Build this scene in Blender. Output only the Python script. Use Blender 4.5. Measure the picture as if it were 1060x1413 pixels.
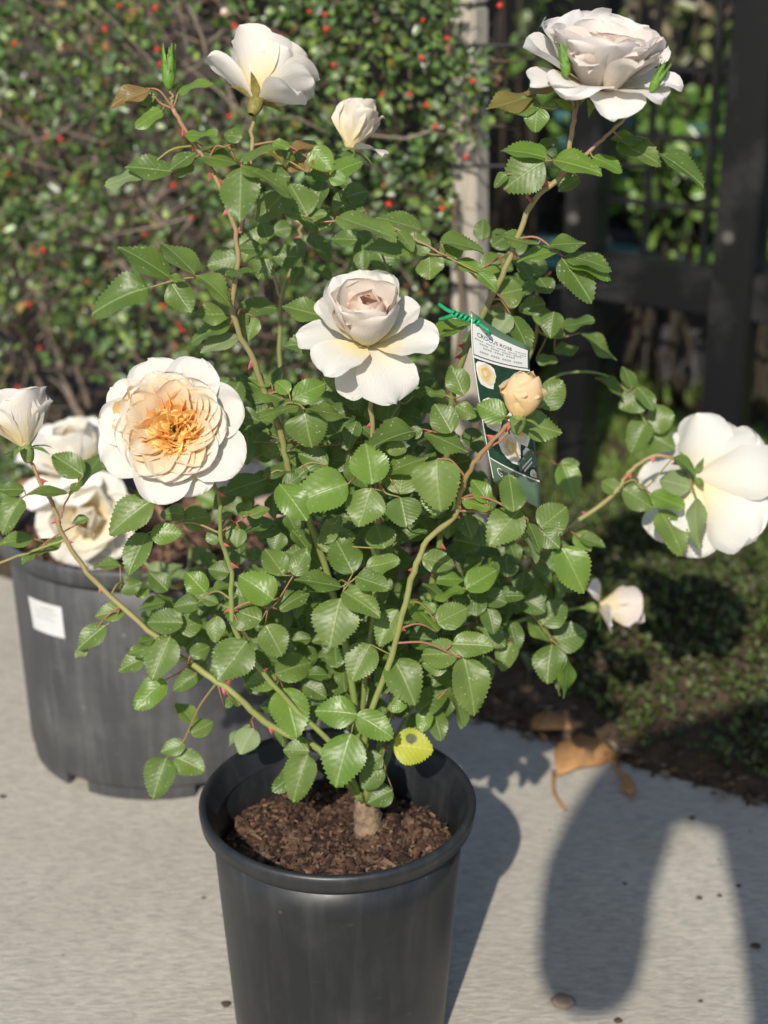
import bpy, bmesh, math, random
import numpy as np
from mathutils import Vector, Matrix, Quaternion, noise as mnoise

# ------------------------------------------------------------------ camera, sky, sun, exposure
for o in list(bpy.data.objects): bpy.data.objects.remove(o)
sc = bpy.context.scene
COL = sc.collection
PW, PH = 1060.0, 1413.0
PITCH = math.radians(22.0); FPX = 2112.0; CAMH = 0.975
CP, SP = math.cos(PITCH), math.sin(PITCH)
cam = bpy.data.cameras.new('camera'); camo = bpy.data.objects.new('camera', cam); COL.objects.link(camo)
camo.location = (0, 0, CAMH); camo.rotation_euler = (math.pi/2 - PITCH, 0, 0)
cam.sensor_fit = 'VERTICAL'; cam.sensor_height = 36.0; cam.sensor_width = 27.0
cam.lens = 36.0*FPX/PH; cam.clip_start = 0.05; cam.clip_end = 500
cam.dof.use_dof = True; cam.dof.focus_distance = 1.20; cam.dof.aperture_fstop = 4.6
sc.camera = camo
sc.cycles.max_bounces = 12; sc.cycles.diffuse_bounces = 7

SUN_AZ = math.radians(13.0); SUN_EL = math.radians(37.0)        # the light travels away from the camera and to the right
TOSUN = Vector((-math.sin(SUN_AZ)*math.cos(SUN_EL), -math.cos(SUN_AZ)*math.cos(SUN_EL), math.sin(SUN_EL)))
w = bpy.data.worlds.new('World'); sc.world = w; w.use_nodes = True
nt = w.node_tree; nt.nodes.clear()
sky = nt.nodes.new('ShaderNodeTexSky'); sky.sky_type = 'NISHITA'; sky.sun_disc = False
sky.sun_elevation = SUN_EL; sky.sun_rotation = math.atan2(TOSUN.x, TOSUN.y)
bg = nt.nodes.new('ShaderNodeBackground'); bg.inputs[1].default_value = 0.115
wo = nt.nodes.new('ShaderNodeOutputWorld')
nt.links.new(sky.outputs[0], bg.inputs[0]); nt.links.new(bg.outputs[0], wo.inputs[0])
sl = bpy.data.lights.new('sun', 'SUN'); sl.energy = 4.0; sl.angle = math.radians(0.55); sl.color = (1, 0.94, 0.83)
so = bpy.data.objects.new('sun', sl); COL.objects.link(so)
so.rotation_euler = (-TOSUN).to_track_quat('-Z', 'Y').to_euler(); so.location = TOSUN*20
sc.view_settings.view_transform = 'Standard'; sc.view_settings.look = 'None'
sc.view_settings.exposure = 0.25; sc.view_settings.gamma = 1.0

# ------------------------------------------------------------------ helpers
rnd = random.Random(7); nrng = np.random.default_rng(11)
CAMP = Vector((0, 0, CAMH))
CR, CU, CT = Vector((1, 0, 0)), Vector((0, SP, CP)), Vector((0, -CP, SP))      # camera right, up, towards the viewer
def ray(px, py):
    return CR*((px - PW/2)/FPX) + CU*(-(py - PH/2)/FPX) - CT
def P(px, py, Y):                       # the point on the ray of a pixel at forward distance Y
    d = ray(px, py); return CAMP + d*(Y/d.y)
def G(px, py, z=0.0):                   # the point on the ground under a pixel
    d = ray(px, py); return CAMP + d*((z - CAMH)/d.z)
def camvec(r, u, t): return (CR*r + CU*u + CT*t).normalized()
def proj(p):
    d = p - CAMP; zc = -d.dot(CT); return (PW/2 + FPX*d.dot(CR)/zc, PH/2 - FPX*d.dot(CU)/zc, zc)
def pxm(Y, py=700): return proj(P(530, py, Y))[2]/FPX        # metres per pixel

WM = {}
def attach(o, parent, M):
    if parent is not None:
        o.parent = parent; o.matrix_parent_inverse = WM[parent].inverted()
    o.matrix_basis = M; WM[o] = M.copy()
def newobj(name, data, parent=None, M=None):
    o = bpy.data.objects.new(name, data); COL.objects.link(o)
    attach(o, parent, M if M is not None else Matrix()); return o
def tag(o, label=None, cat=None, group=None, kind=None):
    if label: o['label'] = label
    if cat: o['category'] = cat
    if group: o['group'] = group
    if kind: o['kind'] = kind
    return o
def thing(name, loc, label, cat, group=None):
    return tag(newobj(name, None, None, Matrix.Translation(loc)), label, cat, group)
def mkmesh(name, V, F, mat=None, smooth=True, cols=None, uvs=None):
    me = bpy.data.meshes.new(name); me.from_pydata([tuple(v) for v in V], [], [tuple(f) for f in F]); me.update()
    if smooth: me.polygons.foreach_set('use_smooth', [True]*len(me.polygons))
    if mat is not None:
        for m in (mat if isinstance(mat, (list, tuple)) else [mat]): me.materials.append(m)
    if cols is not None:
        a = me.color_attributes.new('Col', 'FLOAT_COLOR', 'POINT')
        a.data.foreach_set('color', np.asarray(cols, dtype=np.float32).reshape(-1))
    if uvs is not None:
        u = me.uv_layers.new(name='UVMap')
        idx = np.empty(len(me.loops), dtype=np.int32); me.loops.foreach_get('vertex_index', idx)
        u.data.foreach_set('uv', np.asarray(uvs, dtype=np.float32)[idx].reshape(-1))
    return me
def meshobj(name, V, F, mat, parent=None, smooth=True, origin=None, cols=None, uvs=None):
    """world-space vertices; the object sits at origin"""
    origin = Vector(origin) if origin is not None else (WM[parent].translation.copy() if parent is not None else Vector((0, 0, 0)))
    V = [Vector(v) - origin for v in V]
    return newobj(name, mkmesh(name, V, F, mat, smooth, cols, uvs), parent, Matrix.Translation(origin))
def boxVF(c, s, rot=None, bev=0.0):
    bm = bmesh.new(); bmesh.ops.create_cube(bm, size=1.0)
    for v in bm.verts: v.co = Vector((v.co.x*s[0], v.co.y*s[1], v.co.z*s[2]))
    if bev > 0: bmesh.ops.bevel(bm, geom=bm.edges[:], offset=bev, segments=2, affect='EDGES')
    for v in bm.verts:
        if rot is not None: v.co = rot @ v.co
        v.co += Vector(c)
    bm.verts.index_update()
    V = [v.co.copy() for v in bm.verts]; F = [[v.index for v in f.verts] for f in bm.faces]; bm.free(); return V, F
def catmull(pts, n=5):
    """pts: list of tuples of floats -> smoothed list"""
    A = [np.array(p, float) for p in pts]
    if len(A) < 3: n = max(n, 2)
    A = [2*A[0] - A[1]] + A + [2*A[-1] - A[-2]]
    out = []
    for i in range(1, len(A) - 2):
        p0, p1, p2, p3 = A[i-1], A[i], A[i+1], A[i+2]
        for k in range(n):
            t = k/n
            out.append(0.5*((2*p1) + (-p0 + p2)*t + (2*p0 - 5*p1 + 4*p2 - p3)*t*t + (-p0 + 3*p1 - 3*p2 + p3)*t**3))
    out.append(A[-2]); return out
def tubeVF(pts, rad, n=7, V=None, F=None, cap=True):
    V = [] if V is None else V; F = [] if F is None else F
    pts = [Vector(p) for p in pts]; b = len(V); up = Vector((0.3, 0.2, 1)).normalized(); prev = None
    for i, p in enumerate(pts):
        d = (pts[min(i+1, len(pts)-1)] - pts[max(i-1, 0)]).normalized()
        if prev is None:
            x = d.cross(up); x = x.normalized() if x.length > 1e-4 else Vector((1, 0, 0))
        else:
            x = (prev - d*prev.dot(d)).normalized()
        prev = x; y = d.cross(x)
        for k in range(n):
            a = 2*math.pi*k/n; V.append(p + (x*math.cos(a) + y*math.sin(a))*rad[i])
    for i in range(len(pts)-1):
        for k in range(n):
            a = b + i*n + k; c = b + i*n + (k+1) % n; F.append((a, c, c+n, a+n))
    if cap:
        F.append(tuple(b + k for k in range(n))[::-1]); F.append(tuple(b + (len(pts)-1)*n + k for k in range(n)))
    return V, F
def latheVF(prof, n=64, c=(0, 0, 0), close=False):
    V = []; F = []; m = len(prof)
    for k in range(n):
        a = 2*math.pi*k/n
        for r, z in prof: V.append(Vector((c[0] + r*math.cos(a), c[1] + r*math.sin(a), c[2] + z)))
    for k in range(n):
        for j in range(m-1):
            a = k*m + j; b = ((k+1) % n)*m + j; F.append((a, b, b+1, a+1))
    return V, F

# ------------------------------------------------------------------ materials
class NB:
    def __init__(s, name):
        s.m = bpy.data.materials.new(name); s.m.use_nodes = True; s.t = s.m.node_tree; s.t.nodes.clear()
        s.out = s.t.nodes.new('ShaderNodeOutputMaterial')
    def n(s, typ, **kw):
        nd = s.t.nodes.new('ShaderNode' + typ)
        for k, v in kw.items():
            if k.startswith('i_'):
                key = k[2:]; nd.inputs[int(key) if key.isdigit() else key.replace('_', ' ')].default_value = v
            else: setattr(nd, k, v)
        return nd
    def l(s, a, b): s.t.links.new(a, b)
    def noise(s, scale, detail=4, rough=0.55, vec=None, dist=0.0):
        nd = s.n('TexNoise'); nd.inputs['Scale'].default_value = scale; nd.inputs['Detail'].default_value = detail
        nd.inputs['Roughness'].default_value = rough; nd.inputs['Distortion'].default_value = dist
        if vec is not None: s.l(vec, nd.inputs['Vector'])
        return nd.outputs[0]
    def ramp(s, fac, stops, interp='LINEAR'):
        r = s.n('ValToRGB'); e = r.color_ramp.elements; r.color_ramp.interpolation = interp
        while len(e) < len(stops): e.new(0.5)
        for el, (p, c) in zip(e, stops):
            el.position = p; el.color = (c, c, c, 1) if isinstance(c, (int, float)) else (*c, 1)
        s.l(fac, r.inputs[0]); return r.outputs[0]
    def mix(s, f, a, b, mode='MIX'):
        m = s.n('MixRGB', blend_type=mode)
        for i, v in enumerate((f, a, b)):
            if hasattr(v, 'is_linked'): s.l(v, m.inputs[i])
            elif isinstance(v, (int, float)): m.inputs[i].default_value = v if i == 0 else (v, v, v, 1)
            else: m.inputs[i].default_value = (*v, 1)
        return m.outputs[0]
    def math(s, op, a, b=0.0, c=None):
        m = s.n('Math', operation=op)
        for i, v in enumerate((a, b) if c is None else (a, b, c)):
            if hasattr(v, 'is_linked'): s.l(v, m.inputs[i])
            else: m.inputs[i].default_value = v
        return m.outputs[0]
    def pos(s): return s.n('NewGeometry').outputs['Position']
    def obj(s): return s.n('TexCoord').outputs['Object']
    def principled(s, col, rough=0.6, spec=0.5, bump=None, bstr=0.3, bdist=0.01, metallic=0.0, transl=0.0, tcol=None):
        p = s.n('BsdfPrincipled')
        for key, v in (('Base Color', col), ('Roughness', rough), ('Specular IOR Level', spec), ('Metallic', metallic)):
            if hasattr(v, 'is_linked'): s.l(v, p.inputs[key])
            elif isinstance(v, (int, float)): p.inputs[key].default_value = v
            else: p.inputs[key].default_value = (*v, 1)
        nb = None
        if bump is not None:
            b = s.n('Bump'); b.inputs['Strength'].default_value = bstr; b.inputs['Distance'].default_value = bdist
            s.l(bump, b.inputs['Height']); s.l(b.outputs[0], p.inputs['Normal']); nb = b
        res = p.outputs[0]
        if transl > 0:
            t = s.n('BsdfTranslucent'); tc = tcol if tcol is not None else col
            if hasattr(tc, 'is_linked'): s.l(tc, t.inputs[0])
            else: t.inputs[0].default_value = (*tc, 1)
            if nb: s.l(nb.outputs[0], t.inputs['Normal'])
            mx = s.n('MixShader'); mx.inputs[0].default_value = transl
            s.l(p.outputs[0], mx.inputs[1]); s.l(t.outputs[0], mx.inputs[2]); res = mx.outputs[0]
        s.l(res, s.out.inputs[0]); return s.m

def m_concrete():
    b = NB('broomed_concrete'); p = b.pos()
    mp = b.n('Mapping'); b.l(p, mp.inputs[0]); mp.inputs['Rotation'].default_value = (0, 0, math.radians(-38)); mp.inputs['Scale'].default_value = (1, 4, 1)
    br = b.noise(60, 6, 0.65, mp.outputs[0], 0.6); fine = b.noise(700, 3, 0.6, p); big = b.noise(3.2, 4, 0.6, p); mid = b.noise(22, 4, 0.6, p)
    c = b.mix(b.ramp(big, [(0.3, 0), (0.75, 1)]), (0.45, 0.41, 0.34), (0.56, 0.52, 0.445))
    c = b.mix(b.math('MULTIPLY', b.ramp(mid, [(0.52, 0), (0.75, 1)]), 0.35), c, (0.33, 0.27, 0.22))
    c = b.mix(b.math('MULTIPLY', b.ramp(br, [(0.36, 1), (0.60, 0)]), 0.6), c, (0.25, 0.232, 0.205))
    sp = b.n('TexVoronoi'); sp.inputs['Scale'].default_value = 34; b.l(p, sp.inputs['Vector'])
    spk = b.math('MULTIPLY', b.ramp(sp.outputs['Distance'], [(0.05, 1), (0.1, 0)]), b.ramp(b.noise(9, 2, 0.5, p), [(0.56, 0), (0.6, 1)]))
    c = b.mix(b.math('MULTIPLY', spk, 0.7), c, (0.1, 0.085, 0.07))
    h = b.math('ADD', b.math('MULTIPLY', br, 1.0), b.math('MULTIPLY', fine, 0.45))
    return b.principled(c, 0.85, 0.25, h, 0.55, 0.003)
def m_soil(name, c1, c2, scale=60):
    b = NB(name); p = b.pos(); n1 = b.noise(scale, 6, 0.65, p); n2 = b.noise(scale*0.2, 3, 0.5, p)
    c = b.mix(b.ramp(n1, [(0.3, 0), (0.7, 1)]), c1, c2); c = b.mix(b.math('MULTIPLY', n2, 0.5), c, tuple(x*0.6 for x in c1))
    return b.principled(c, 0.9, 0.2, n1, 0.8, 0.012)
def m_chip():
    b = NB('bark_chip'); oi = b.n('TexCoord').outputs['Object']; n1 = b.noise(55, 5, 0.65, oi); at = b.n('Attribute', attribute_name='Col')
    c = b.mix(b.ramp(n1, [(0.3, 0), (0.75, 1)]), (0.55, 0.5, 0.48), (1.25, 1.2, 1.15))
    c = b.mix(1.0, at.outputs['Color'], c, 'MULTIPLY')
    return b.principled(c, 0.8, 0.3, n1, 0.5, 0.004)
def m_plastic(name, base, dust, rough=0.42, dstr=0.35):
    b = NB(name); p = b.obj(); n1 = b.noise(9, 5, 0.62, p); n2 = b.noise(60, 4, 0.6, p)
    mp = b.n('Mapping'); b.l(p, mp.inputs[0]); mp.inputs['Scale'].default_value = (26, 26, 2.2); st = b.noise(3, 5, 0.6, mp.outputs[0])
    mp2 = b.n('Mapping'); b.l(p, mp2.inputs[0]); mp2.inputs['Scale'].default_value = (14, 14, 60); mp2.inputs['Rotation'].default_value = (0.5, 0.4, 0); sc_ = b.noise(4, 3, 0.5, mp2.outputs[0])
    d = b.math('ADD', b.math('MULTIPLY', b.ramp(n1, [(0.45, 0), (0.8, 1)]), 0.7), b.math('MULTIPLY', b.ramp(st, [(0.48, 0), (0.8, 1)]), 0.5))
    d = b.math('ADD', d, b.math('MULTIPLY', b.ramp(sc_, [(0.66, 0), (0.72, 1)]), 0.25))
    d = b.math('MULTIPLY', d, dstr)
    vs = b.n('TexVoronoi'); vs.inputs['Scale'].default_value = 46; b.l(p, vs.inputs['Vector'])
    sp = b.math('MULTIPLY', b.ramp(vs.outputs['Distance'], [(0.05, 1), (0.11, 0)]), b.ramp(n1, [(0.48, 0), (0.6, 1)]))
    c = b.mix(d, base, dust); c = b.mix(b.math('MULTIPLY', sp, 0.5), c, tuple(x*1.5 for x in dust))
    r = b.math('ADD', b.math('MULTIPLY', d, 0.5), rough)
    return b.principled(c, r, 0.5, n2, 0.06, 0.002)
def m_leaf(name, c1, c2, vein, rough=0.42, transl=0.28, tc=(0.2, 0.36, 0.04), under=(0.16, 0.22, 0.10), speck=0.6, spot=False):
    b = NB(name); tcn = b.n('TexCoord'); uv = tcn.outputs['UV']; oi = b.n('ObjectInfo').outputs['Random']; ob = b.pos()
    sx = b.n('SeparateXYZ'); b.l(uv, sx.inputs[0]); u = b.math('SUBTRACT', sx.outputs[0], 0.5); au = b.math('ABSOLUTE', u)
    mid = b.ramp(au, [(0.012, 1), (0.035, 0)])
    # side veins: rising obliquely to the edge
    ph = b.math('SUBTRACT', b.math('MULTIPLY', sx.outputs[1], 7.5), b.math('MULTIPLY', au, 5.2))
    sv = b.math('ABSOLUTE', b.math('SUBTRACT', b.math('FRACT', ph), 0.5))
    sidev = b.math('MULTIPLY', b.ramp(sv, [(0.0, 1), (0.10, 0)]), 0.22)
    puff = b.ramp(sv, [(0.0, 0), (0.5, 1)], 'EASE')
    n1 = b.noise(40, 4, 0.6, ob); n2 = b.noise(190, 3, 0.6, ob)
    c = b.mix(oi, c1, c2); c = b.mix(b.math('MULTIPLY', b.ramp(n1, [(0.35, 0), (0.7, 1)]), 0.4), c, tuple(x*0.72 for x in c1))
    c = b.mix(b.math('MULTIPLY', b.math('MAXIMUM', mid, b.math('MULTIPLY', sidev, 0.55)), 0.7), c, vein)
    vs = b.n('TexVoronoi'); vs.inputs['Scale'].default_value = 260; b.l(ob, vs.inputs['Vector'])
    sp = b.math('MULTIPLY', b.ramp(vs.outputs['Distance'], [(0.12, 1), (0.26, 0)]), b.ramp(b.noise(120, 3, 0.6, ob), [(0.50, 0), (0.60, 1)]))
    c = b.mix(b.math('MULTIPLY', sp, speck), c, (0.50, 0.53, 0.43))
    if spot:
        du = b.math('SUBTRACT', sx.outputs[0], 0.27); dv = b.math('SUBTRACT', sx.outputs[1], 0.42)
        dd = b.math('ADD', b.math('SQRT', b.math('ADD', b.math('MULTIPLY', du, du), b.math('MULTIPLY', dv, dv))), b.math('MULTIPLY', n2, 0.10))
        c = b.mix(b.ramp(dd, [(0.17, 1), (0.21, 0)]), c, (0.06, 0.05, 0.035))
        c = b.mix(b.math('MULTIPLY', b.ramp(au, [(0.0, 0), (0.45, 0.7)]), n1), c, (0.17, 0.28, 0.03))
    bf = b.n('NewGeometry').outputs['Backfacing']; c = b.mix(bf, c, under)
    h = b.math('ADD', b.math('MULTIPLY', puff, 0.30), b.math('MULTIPLY', n2, 0.8)); h = b.math('SUBTRACT', h, b.math('MULTIPLY', mid, 0.8))
    r = b.math('ADD', b.math('MULTIPLY', n1, 0.2), rough - 0.1)
    return b.principled(c, r, 0.5, h, 0.28, 0.0009, transl=transl, tcol=tc)
def m_petal():
    b = NB('rose_petal'); at = b.n('Attribute', attribute_name='Col'); p = b.pos(); uv = b.n('TexCoord').outputs['UV']
    mp = b.n('Mapping'); b.l(uv, mp.inputs[0]); mp.inputs['Scale'].default_value = (26, 2.0, 1); st = b.noise(2.2, 4, 0.6, mp.outputs[0])
    n1 = b.noise(150, 3, 0.6, p); n0 = b.noise(38, 3, 0.5, p)
    c = b.mix(b.math('MULTIPLY', b.ramp(st, [(0.4, 0), (0.75, 1)]), 0.12), at.outputs['Color'], (0.72, 0.66, 0.5))
    sp = b.math('MULTIPLY', b.ramp(b.noise(330, 2, 0.5, p), [(0.7, 0), (0.76, 1)]), b.ramp(n0, [(0.56, 0), (0.64, 1)]))
    c = b.mix(b.math('MULTIPLY', sp, 0.5), c, (0.45, 0.3, 0.15))
    h = b.math('ADD', b.math('MULTIPLY', st, 0.7), b.math('MULTIPLY', n0, 0.8))
    return b.principled(c, 0.62, 0.22, h, 0.42, 0.002, transl=0.30, tcol=c)
def m_bark():
    b = NB('rose_cane'); at = b.n('Attribute', attribute_name='Col'); p = b.pos(); n1 = b.noise(60, 4, 0.6, p); n2 = b.noise(400, 3, 0.6, p)
    c = b.mix(b.math('MULTIPLY', b.ramp(n1, [(0.4, 0), (0.7, 1)]), 0.3), at.outputs['Color'], (0.2, 0.13, 0.06))
    return b.principled(c, 0.55, 0.4, n2, 0.3, 0.001)
def m_simple(name, col, rough=0.6, spec=0.4, nscale=60, var=0.35, bstr=0.2, transl=0.0, bdist=0.003):
    b = NB(name); p = b.pos(); n1 = b.noise(nscale, 5, 0.6, p)
    c = b.mix(b.ramp(n1, [(0.3, 0), (0.7, 1)]), tuple(x*(1-var) for x in col), tuple(min(1, x*(1+var*0.6)) for x in col))
    return b.principled(c, rough, spec, n1, bstr, bdist, transl=transl)
def m_attr(name, rough=0.5, spec=0.4, transl=0.0, tmul=1.0, nscale=50):
    b = NB(name); at = b.n('Attribute', attribute_name='Col'); p = b.pos(); n1 = b.noise(nscale, 3, 0.6, p)
    c = b.mix(b.math('MULTIPLY', n1, 0.35), at.outputs['Color'], (0.02, 0.025, 0.01))
    return b.principled(c, rough, spec, n1, 0.15, 0.002, transl=transl)
def m_wood():
    b = NB('weathered_wood'); p = b.obj(); mp = b.n('Mapping'); b.l(p, mp.inputs[0]); mp.inputs['Scale'].default_value = (60, 60, 3)
    g = b.noise(2.5, 6, 0.65, mp.outputs[0], 0.6); n = b.noise(6, 4, 0.6, p)
    c = b.mix(b.ramp(g, [(0.3, 0), (0.7, 1)]), (0.33, 0.285, 0.225), (0.56, 0.51, 0.43)); c = b.mix(b.math('MULTIPLY', n, 0.4), c, (0.3, 0.28, 0.25))
    return b.principled(c, 0.85, 0.2, g, 0.5, 0.004)
def m_blackpaint():
    b = NB('black_paint'); p = b.obj(); n1 = b.noise(7, 5, 0.65, p); n2 = b.noise(50, 4, 0.6, p)
    d = b.math('MULTIPLY', b.ramp(n1, [(0.5, 0), (0.78, 1)]), 0.3)
    c = b.mix(d, (0.007, 0.0075, 0.0085), (0.09, 0.088, 0.085))
    vs = b.n('TexVoronoi'); vs.inputs['Scale'].default_value = 9; b.l(p, vs.inputs['Vector'])
    sp = b.math('MULTIPLY', b.ramp(vs.outputs['Distance'], [(0.06, 1), (0.1, 0)]), b.ramp(n1, [(0.48, 0), (0.5, 1)]))
    c = b.mix(b.math('MULTIPLY', sp, 0.25), c, (0.4, 0.37, 0.33))
    return b.principled(c, b.math('ADD', 0.38, d), 0.45, n2, 0.12, 0.003)

M = dict(
    concrete=m_concrete(), bed=m_soil('bed_soil', (0.05, 0.034, 0.022), (0.115, 0.082, 0.055), 45),
    mix=m_soil('potting_mix', (0.03, 0.017, 0.011), (0.09, 0.052, 0.034), 120), chip=m_chip(),
    pot=m_plastic('charcoal_plastic', (0.012, 0.0135, 0.016), (0.10, 0.10, 0.102), 0.38, 0.34),
    pot2=m_plastic('dusty_black_plastic', (0.048, 0.049, 0.052), (0.19, 0.188, 0.185), 0.5, 0.6),
    leaf=m_leaf('rose_leaf', (0.088, 0.145, 0.028), (0.158, 0.228, 0.050), (0.24, 0.31, 0.11)),
    bright=m_leaf('bright_leaf', (0.12, 0.215, 0.03), (0.17, 0.27, 0.045), (0.26, 0.36, 0.11), 0.38, 0.32, (0.3, 0.46, 0.05), speck=0.35),
    bronze=m_leaf('bronze_leaf', (0.17, 0.15, 0.035), (0.23, 0.13, 0.05), (0.3, 0.25, 0.08), 0.45, 0.3, (0.4, 0.3, 0.06), (0.2, 0.17, 0.08), 0.2),
    pale=m_leaf('pale_leaf', (0.20, 0.27, 0.11), (0.25, 0.31, 0.14), (0.34, 0.4, 0.2), 0.55, 0.3, (0.3, 0.4, 0.12), (0.24, 0.3, 0.14), 0.2),
    yellow=m_leaf('yellow_leaf', (0.46, 0.48, 0.035), (0.50, 0.50, 0.04), (0.55, 0.55, 0.1), 0.5, 0.3, (0.6, 0.55, 0.05), (0.5, 0.45, 0.08), 0.2, True),
    petal=m_petal(), cane=m_bark(), crown=m_simple('crown_bark', (0.27, 0.19, 0.125), 0.8, 0.2, 170, 0.5, 0.6, 0.0, 0.006), sepalb=m_simple('bronze_sepal', (0.26, 0.22, 0.06), 0.55, 0.3, 200, 0.4, transl=0.15), thorn=m_simple('thorn', (0.42, 0.10, 0.09), 0.45, 0.4, 300, 0.3),
    sepal=m_simple('sepal', (0.18, 0.26, 0.07), 0.55, 0.3, 200, 0.3, transl=0.15), budgreen=m_simple('bud_green', (0.14, 0.27, 0.04), 0.5, 0.35, 250, 0.25, transl=0.15),
    stamen=m_simple('stamen', (0.55, 0.36, 0.06), 0.6, 0.3, 300, 0.3),
    hleaf=m_attr('hedge_leaf', 0.33, 0.55, 0.12), twig=m_attr('twig_bark', 0.85, 0.2), berry=m_simple('berry', (0.55, 0.03, 0.015), 0.3, 0.5, 80, 0.2),
    wood=m_wood(), black=m_blackpaint(), blade=m_attr('grass_blade', 0.5, 0.35, 0.25), cover=m_attr('ground_cover_leaf', 0.5, 0.35, 0.15),
    dry=m_simple('dry_leaf', (0.42, 0.22, 0.09), 0.6, 0.3, 45, 0.3, 0.3, 0.12), pebble=m_simple('pebble', (0.3, 0.22, 0.16), 0.8, 0.2, 120, 0.3),
    debris=m_simple('dark_debris', (0.07, 0.055, 0.042), 0.9, 0.2, 120, 0.3), teal=m_simple('teal_paint', (0.10, 0.24, 0.22), 0.5, 0.4, 20, 0.2),
    card=m_simple('card_green', (0.10, 0.16, 0.105), 0.35, 0.5, 10, 0.06, 0.0), cardw=m_simple('card_white', (0.66, 0.67, 0.65), 0.4, 0.5, 10, 0.03, 0.0),
    cardd=m_simple('card_dark_green', (0.015, 0.055, 0.032), 0.35, 0.5, 90, 0.5, 0.0), ink=m_simple('ink', (0.03, 0.03, 0.035), 0.5, 0.4, 10, 0.02, 0.0),
    inkg=m_simple('ink_grey', (0.34, 0.345, 0.34), 0.5, 0.4, 10, 0.02, 0.0), pcream=m_simple('print_cream', (0.72, 0.62, 0.42), 0.4, 0.5, 60, 0.2, 0.0),
    pyel=m_simple('print_yellow', (0.72, 0.46, 0.14), 0.4, 0.5, 120, 0.25, 0.0), pwht=m_simple('print_white', (0.78, 0.75, 0.68), 0.4, 0.5, 60, 0.1, 0.0),
    tie=m_simple('green_tie', (0.01, 0.30, 0.12), 0.35, 0.5, 100, 0.2), sticker=m_simple('sticker', (0.6, 0.6, 0.6), 0.5, 0.4, 30, 0.04, 0.0),
    wall=m_simple('shade_black', (0.007, 0.007, 0.0075), 0.7, 0.3, 8, 0.4), cloth=m_simple('dark_cloth', (0.04, 0.045, 0.06), 0.9, 0.2, 80, 0.2), hat=m_simple('straw', (0.45, 0.36, 0.2), 0.8, 0.2, 60, 0.3), skin=m_simple('skin', (0.5, 0.3, 0.22), 0.6, 0.3, 80, 0.1),  # first entry: near-black backdrop colour holding the shade beyond the gate
    wire=m_simple('black_wire', (0.02, 0.02, 0.02), 0.5, 0.4, 30, 0.2), stone=m_simple('edging_stone', (0.16, 0.125, 0.095), 0.85, 0.2, 30, 0.35, 0.4),
)

# ------------------------------------------------------------------ setting: ground, path, bed
E0, E1 = G(690, 1000), G(1060, 1110)                        # the far edge of the concrete
ED = (E1 - E0); ED.z = 0; ED.normalize(); EN = Vector((-ED.y, ED.x, 0))      # along the edge to the right; away from the camera
def edge(s, t, z=0.0): q = E0 + ED*s + EN*t; return Vector((q.x, q.y, z))
V = [(-60, -60, -0.012), (60, -60, -0.012), (60, 60, -0.012), (-60, 60, -0.012)]
tag(meshobj('ground', V, [(0, 1, 2, 3)], M['bed'], smooth=False), kind='structure')
# concrete slab with a slightly broken far edge
V = []; F = []; nx = 80
for i in range(nx+1):
    s = -4 + 8*i/nx
    j = 0.012*mnoise.noise(Vector((s*9, 0, 3))) + 0.006*mnoise.noise(Vector((s*40, 5, 3)))
    V += [edge(s, -5, 0), edge(s, j, 0), edge(s, j + 0.004, -0.03)]
for i in range(nx):
    a = i*3; F += [(a, a+3, a+4, a+1), (a+1, a+4, a+5, a+2)]
tag(meshobj('concrete_path', V, F, M['concrete'], smooth=False), kind='structure')
# the bed beyond it, a gently heaped sheet
V = []; F = []; na, nb_ = 70, 46
def bedz(s, t):
    z = 0.012 + 0.02*mnoise.noise(Vector((s*4, t*4, 1))) + 0.008*mnoise.noise(Vector((s*15, t*15, 2)))
    z += 0.075*math.exp(-((s-0.12)/0.22)**2 - ((t-0.28)/0.18)**2)            # the heap under the ground cover
    return (z if t > 0.03 else z*max(0, (t+0.02)/0.05)) - (0.006 if t < 0.02 else 0)
for i in range(na+1):
    for k in range(nb_+1):
        s = -2.4 + 5.4*i/na; t = -0.02 + 4.4*(k/nb_)**1.6
        V.append(edge(s, t, bedz(s, t)))
for i in range(na):
    for k in range(nb_):
        a = i*(nb_+1) + k; F.append((a, a+nb_+1, a+nb_+2, a+1))
tag(meshobj('garden_bed', V, F, M['bed']), kind='structure')

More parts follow.
